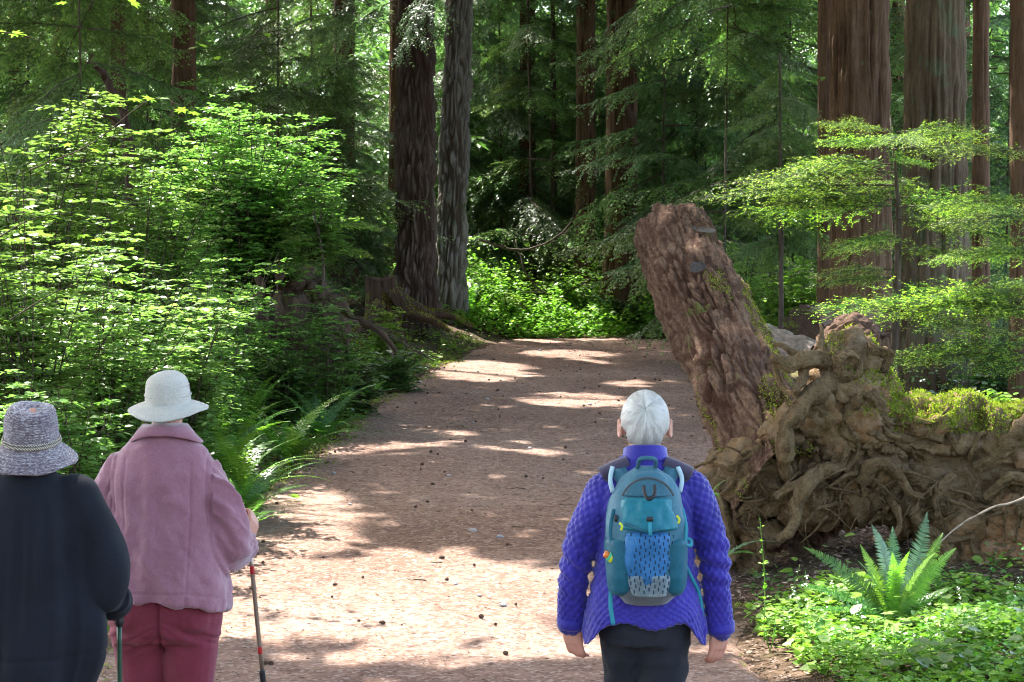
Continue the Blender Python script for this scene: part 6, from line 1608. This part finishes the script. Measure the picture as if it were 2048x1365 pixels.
# pale sun hat
def hat(root, c, tilt, crown, brim, mats, seed, dent, droop, knit=False):
    h = link('hat', None, root, c); h.rotation_euler = tilt
    rx, ry, hh = crown; a = np.arange(72) / 72 * 2 * math.pi; rows = []
    prof = [(0, 1.0), (.12, 1.0), (.35, .985), (.58, .95), (.74, .905), (.85, .835), (.925, .72), (.97, .55), (.99, .36), (1.0, .18), (1.0, .02)]
    for t, k in prof:
        x, y = np.cos(a) * rx * k, np.sin(a) * ry * k; z = hh * t + dent(x / rx, y / ry) * sstep(.6, 1.0, t)
        p = np.stack([x, y, z], 1); p += .004 * np.stack([vnoise(p * 14, seed + q) for q in range(3)], 1); rows.append(p)
    V = np.concatenate(rows); cr = MB().add(V, grid_faces(len(rows), 72, True)).obj('crown', mats[0], h)
    rows = []
    for k in np.linspace(0, 1, 12):
        ox, oy = rx + (brim[0] - rx) * k, ry + (brim[1] - ry) * k
        p = np.stack([np.cos(a) * ox, np.sin(a) * oy, .004 - droop(a) * k ** 1.4 + .006 * k * vnoise(np.stack([np.cos(a) * 2, np.sin(a) * 2, a * 0 + seed], 1), 2)], 1); rows.append(p)
    for k in range(11, -1, -1): rows.append(rows[k] - [0, 0, .004])
    MB().add(np.concatenate(rows), grid_faces(len(rows), 72, True)).obj('brim', mats[1], h)
    return h
h2 = hat(w2, q2(335, 806, .015), (R(8), 0, R(-3)), (.084, .104, .120), (.152, .168), ('canvas_pale', 'canvas_pale'), 3,
         lambda x, y: .006 * y - .018 * (x * x + y * y) ** 1.5, lambda a: .032 - .012 * np.cos(2 * a))
ring_tube((.032, 0, 0, .086, .102), .0035, 'canvas_seam', 'stitch_band', h2); ring_tube((.068, 0, 0, .0800, .0990), .0022, 'canvas_seam', 'seam', h2)

# ---------------- woman in the navy cardigan
D3 = 6.7; S3 = F / D3; g3 = np.array([PX(60, D3), D3, float(H(PX(60, D3), D3)) + .012])
def q3(px, py, y=0.0): return np.array([(px - 60) / S3, y, CH - (py - HY) / S3 - g3[2]])
w3 = thing('person', 'person in a heathered knitted hat and loose navy cardigan at the left edge', 'person', g3, 'walkers on the path')
hc3 = q3(62, 880, .02)
bL = [q3(-38, 995), q3(-75, 1080, .0), q3(-95, 1165, .02), q3(-85, 1215, .20)]
bR = [q3(152, 995), q3(186, 1080, .0), q3(206, 1172, .0), q3(213, 1212, .15)]
hp3 = [np.array([-.09, 0, .78]), np.array([.09, 0, .78])]; kn3 = [np.array([-.08, .02, .43]), np.array([.08, .06, .43])]; an3 = [np.array([-.08, -.12, .10]), np.array([.08, .14, .095])]
mb = MB(); head(mb, hc3, .95, ex=.07); limb(mb, [hc3 + [0, -.01, -.05], hc3 + [0, -.03, -.14]], [.052, .062])
V, Fs = loft(smooth_rows([(.76, 0, 0, .17, .12, 1), (1.0, 0, 0, .16, .11, 1), (1.18, 0, 0, .15, .10, 1), (1.31, 0, 0, .135, .075, 1), (1.39, 0, -.01, .065, .06, 1)])); mb.add(V, Fs)
for A_, sd in ((bL, -1), (bR, 1)):
    limb(mb, A_, [.05, .045, .038, .027]); hand(mb, A_[-1], (-.1 * sd, .95, -.1), (-sd, .1, -.15), 1 if sd > 0 else -1, .95, .85)
legs(mb, hp3, kn3, an3, [.09, .075, .058, .053, .038])
V, N, Fs = remesh(mb, .0055, 2, .35); MB().add(V, Fs).obj('body', 'skin', w3)
mb = MB()
rows = [(q3(0, 1400)[2], .0, 0, .235, .18, .9), (q3(0, 1300)[2], .01, 0, .245, .185, .9), (q3(0, 1180)[2], 0, -.005, .228, .165, .9), (q3(0, 1060)[2], 0, -.01, .212, .142, .92), (q3(0, 992)[2], 0, -.012, .172, .112, .95), (q3(0, 960)[2], 0, -.012, .125, .088, 1), (q3(0, 940)[2], 0, -.01, .08, .072, 1), (q3(0, 925)[2], 0, -.008, .072, .068, 1)]
V, Fs = loft(smooth_rows(rows)); mb.add(V, Fs)
for A_, sx in ((bL, -1), (bR, 1)):
    limb(mb, A_, [.085, .086, .082, .066, .05])
    for k in range(4): limb(mb, [np.array([sx * .13, -.01, 1.22 - .09 * k]), lerp(A_[1], A_[2], k / 4) + [0, 0, -.02]], [.09, .07])
V, N, Fs = remesh(mb, .008, 8); x, z = V[:, 0], V[:, 2]; dr, sr, ar = seg_coord(V, bR)
th_ = np.arctan2(x, -V[:, 1])
disp = .026 * ridged(np.stack([th_ * 2.2 + .2 * np.sin(z * 4), z * .8, x * 0], 1), 2, 16) * sstep(1.34, 1.1, z) + .010 * fbm(np.stack([x * 8 + z * 5, z * 4, x * 0], 1), 3, 17) - .005 * np.exp(-((z - (.76 + .35 * (x - .0) ** 2)) / .006) ** 2)
V = V + N * disp[:, None]; hem = sstep(.80, .55, z); V[:, 0] *= 1 - .12 * hem * sstep(.05, .2, x)
cd = MB().add(V, Fs).obj('cardigan', 'knit_navy', w3)
t_ = (bR[-1] - bR[-2]) / np.linalg.norm(bR[-1] - bR[-2]); V, Fs = tube(np.array([bR[-1] - t_ * .03, bR[-1] + t_ * .012, bR[-1] + t_ * .02]), [.055, .050, .042], 22); MB().add(V, Fs).obj('cuff', 'knit_navy', cd)
mb = MB(); V, Fs = loft(smooth_rows([(.66, 0, 0, .18, .13, .9), (.76, 0, 0, .185, .14, .95), (.9, 0, 0, .17, .13, .95)])); mb.add(V, Fs)
for k in range(2): limb(mb, [hp3[k], lerp(hp3[k], kn3[k], .5), kn3[k], lerp(kn3[k], an3[k], .5), an3[k] + [0, 0, .01]], [.112, .1, .08, .07, .066])
V, N, Fs = remesh(mb, .012, 3); MB().add(V, Fs).obj('trousers', 'denim_black', w3); shoes(w3, an3)
hair(w3, hc3 + np.array([0, -.008, .010]), np.array([.077, .099, .10]), (0, -.3, 1), 900, 'hair_fair', lambda p: (p[:, 1] < .03) & (p[:, 2] > -.075) & (p[:, 2] < -.03), .02, seed=4, lift=.004)
h3 = hat(w3, q3(62, 893, .01), (R(14), R(2), 0), (.091, .104, .155), (.152, .162), ('heather_knit', 'heather_knit'), 9,
         lambda x, y: -.035 * np.exp(-(((x - .15) / .45) ** 2 + ((y + .05) / .6) ** 2)), lambda a: .050 - .004 * np.cos(2 * a))
ring_tube((.020, 0, 0, .0945, .1075), .0052, 'cord_band', 'cord', h3); ring_tube((.031, 0, 0, .0935, .1065), .0035, 'cord_band', 'cord', h3)

# ---------------- walking poles
def pole(label, top, tip, mats, red):
    t = np.array(tip) - top; L = np.linalg.norm(t); root = thing('walking_pole', label, 'walking pole', tip, 'walking poles')
    at = lambda s: np.array(top) + t * s - tip
    def seg(n, m, s0, s1, r0, r1, sides=14):
        V, Fs = tube(np.linspace(at(s0), at(s1), 8), np.linspace(r0, r1, 8), sides); MB().add(V, Fs).obj(n, m, root)
    k = .12 / L
    V, Fs = tube(np.linspace(at(0), at(k), 12), [.013, .021, .021, .016, .0145, .0155, .0145, .0155, .0145, .0155, .016, .012], 14); MB().add(V, Fs).obj('grip', 'black_plastic', root)
    seg('upper_shaft', mats[0], k, .55, .0088, .0088); seg('lock_collar', 'black_plastic', .545, .585, .012, .0115); seg('lower_shaft', mats[0], .58, .95, .0075, .007)
    for a, b in red: seg('red_band', 'pole_red', a, b, .0093, .0093)
    seg('tip', 'black_plastic', .945, 1.0, .008, .003)
    c = at(.9); a = np.arange(20) / 20 * 6.2832; V, Fs = loft([(c[2] - .004, c[0], c[1], .026, .026, 1), (c[2] + .004, c[0], c[1], .022, .022, 1)], 20); MB().add(V, Fs).obj('basket', 'black_plastic', root)
d_ = D2 + .30
d_ = D2 + .21; pt = P(494, 1036, d_); tx = PX(549, d_ + .08); pole('bronze walking pole with red bands held by the person in pink', pt, np.array([tx, d_ + .08, float(H(tx, d_ + .08)) + .012]), ('pole_bronze',), ((.17, .20), (.46, .485)))
pt = P(238, 1185, D3 + .29); tx = PX(243, D3 + .3); pole('dark green walking pole below the navy sleeve', pt, np.array([tx, D3 + .3, float(H(tx, D3 + .3)) + .012]), ('pole_green',), ())
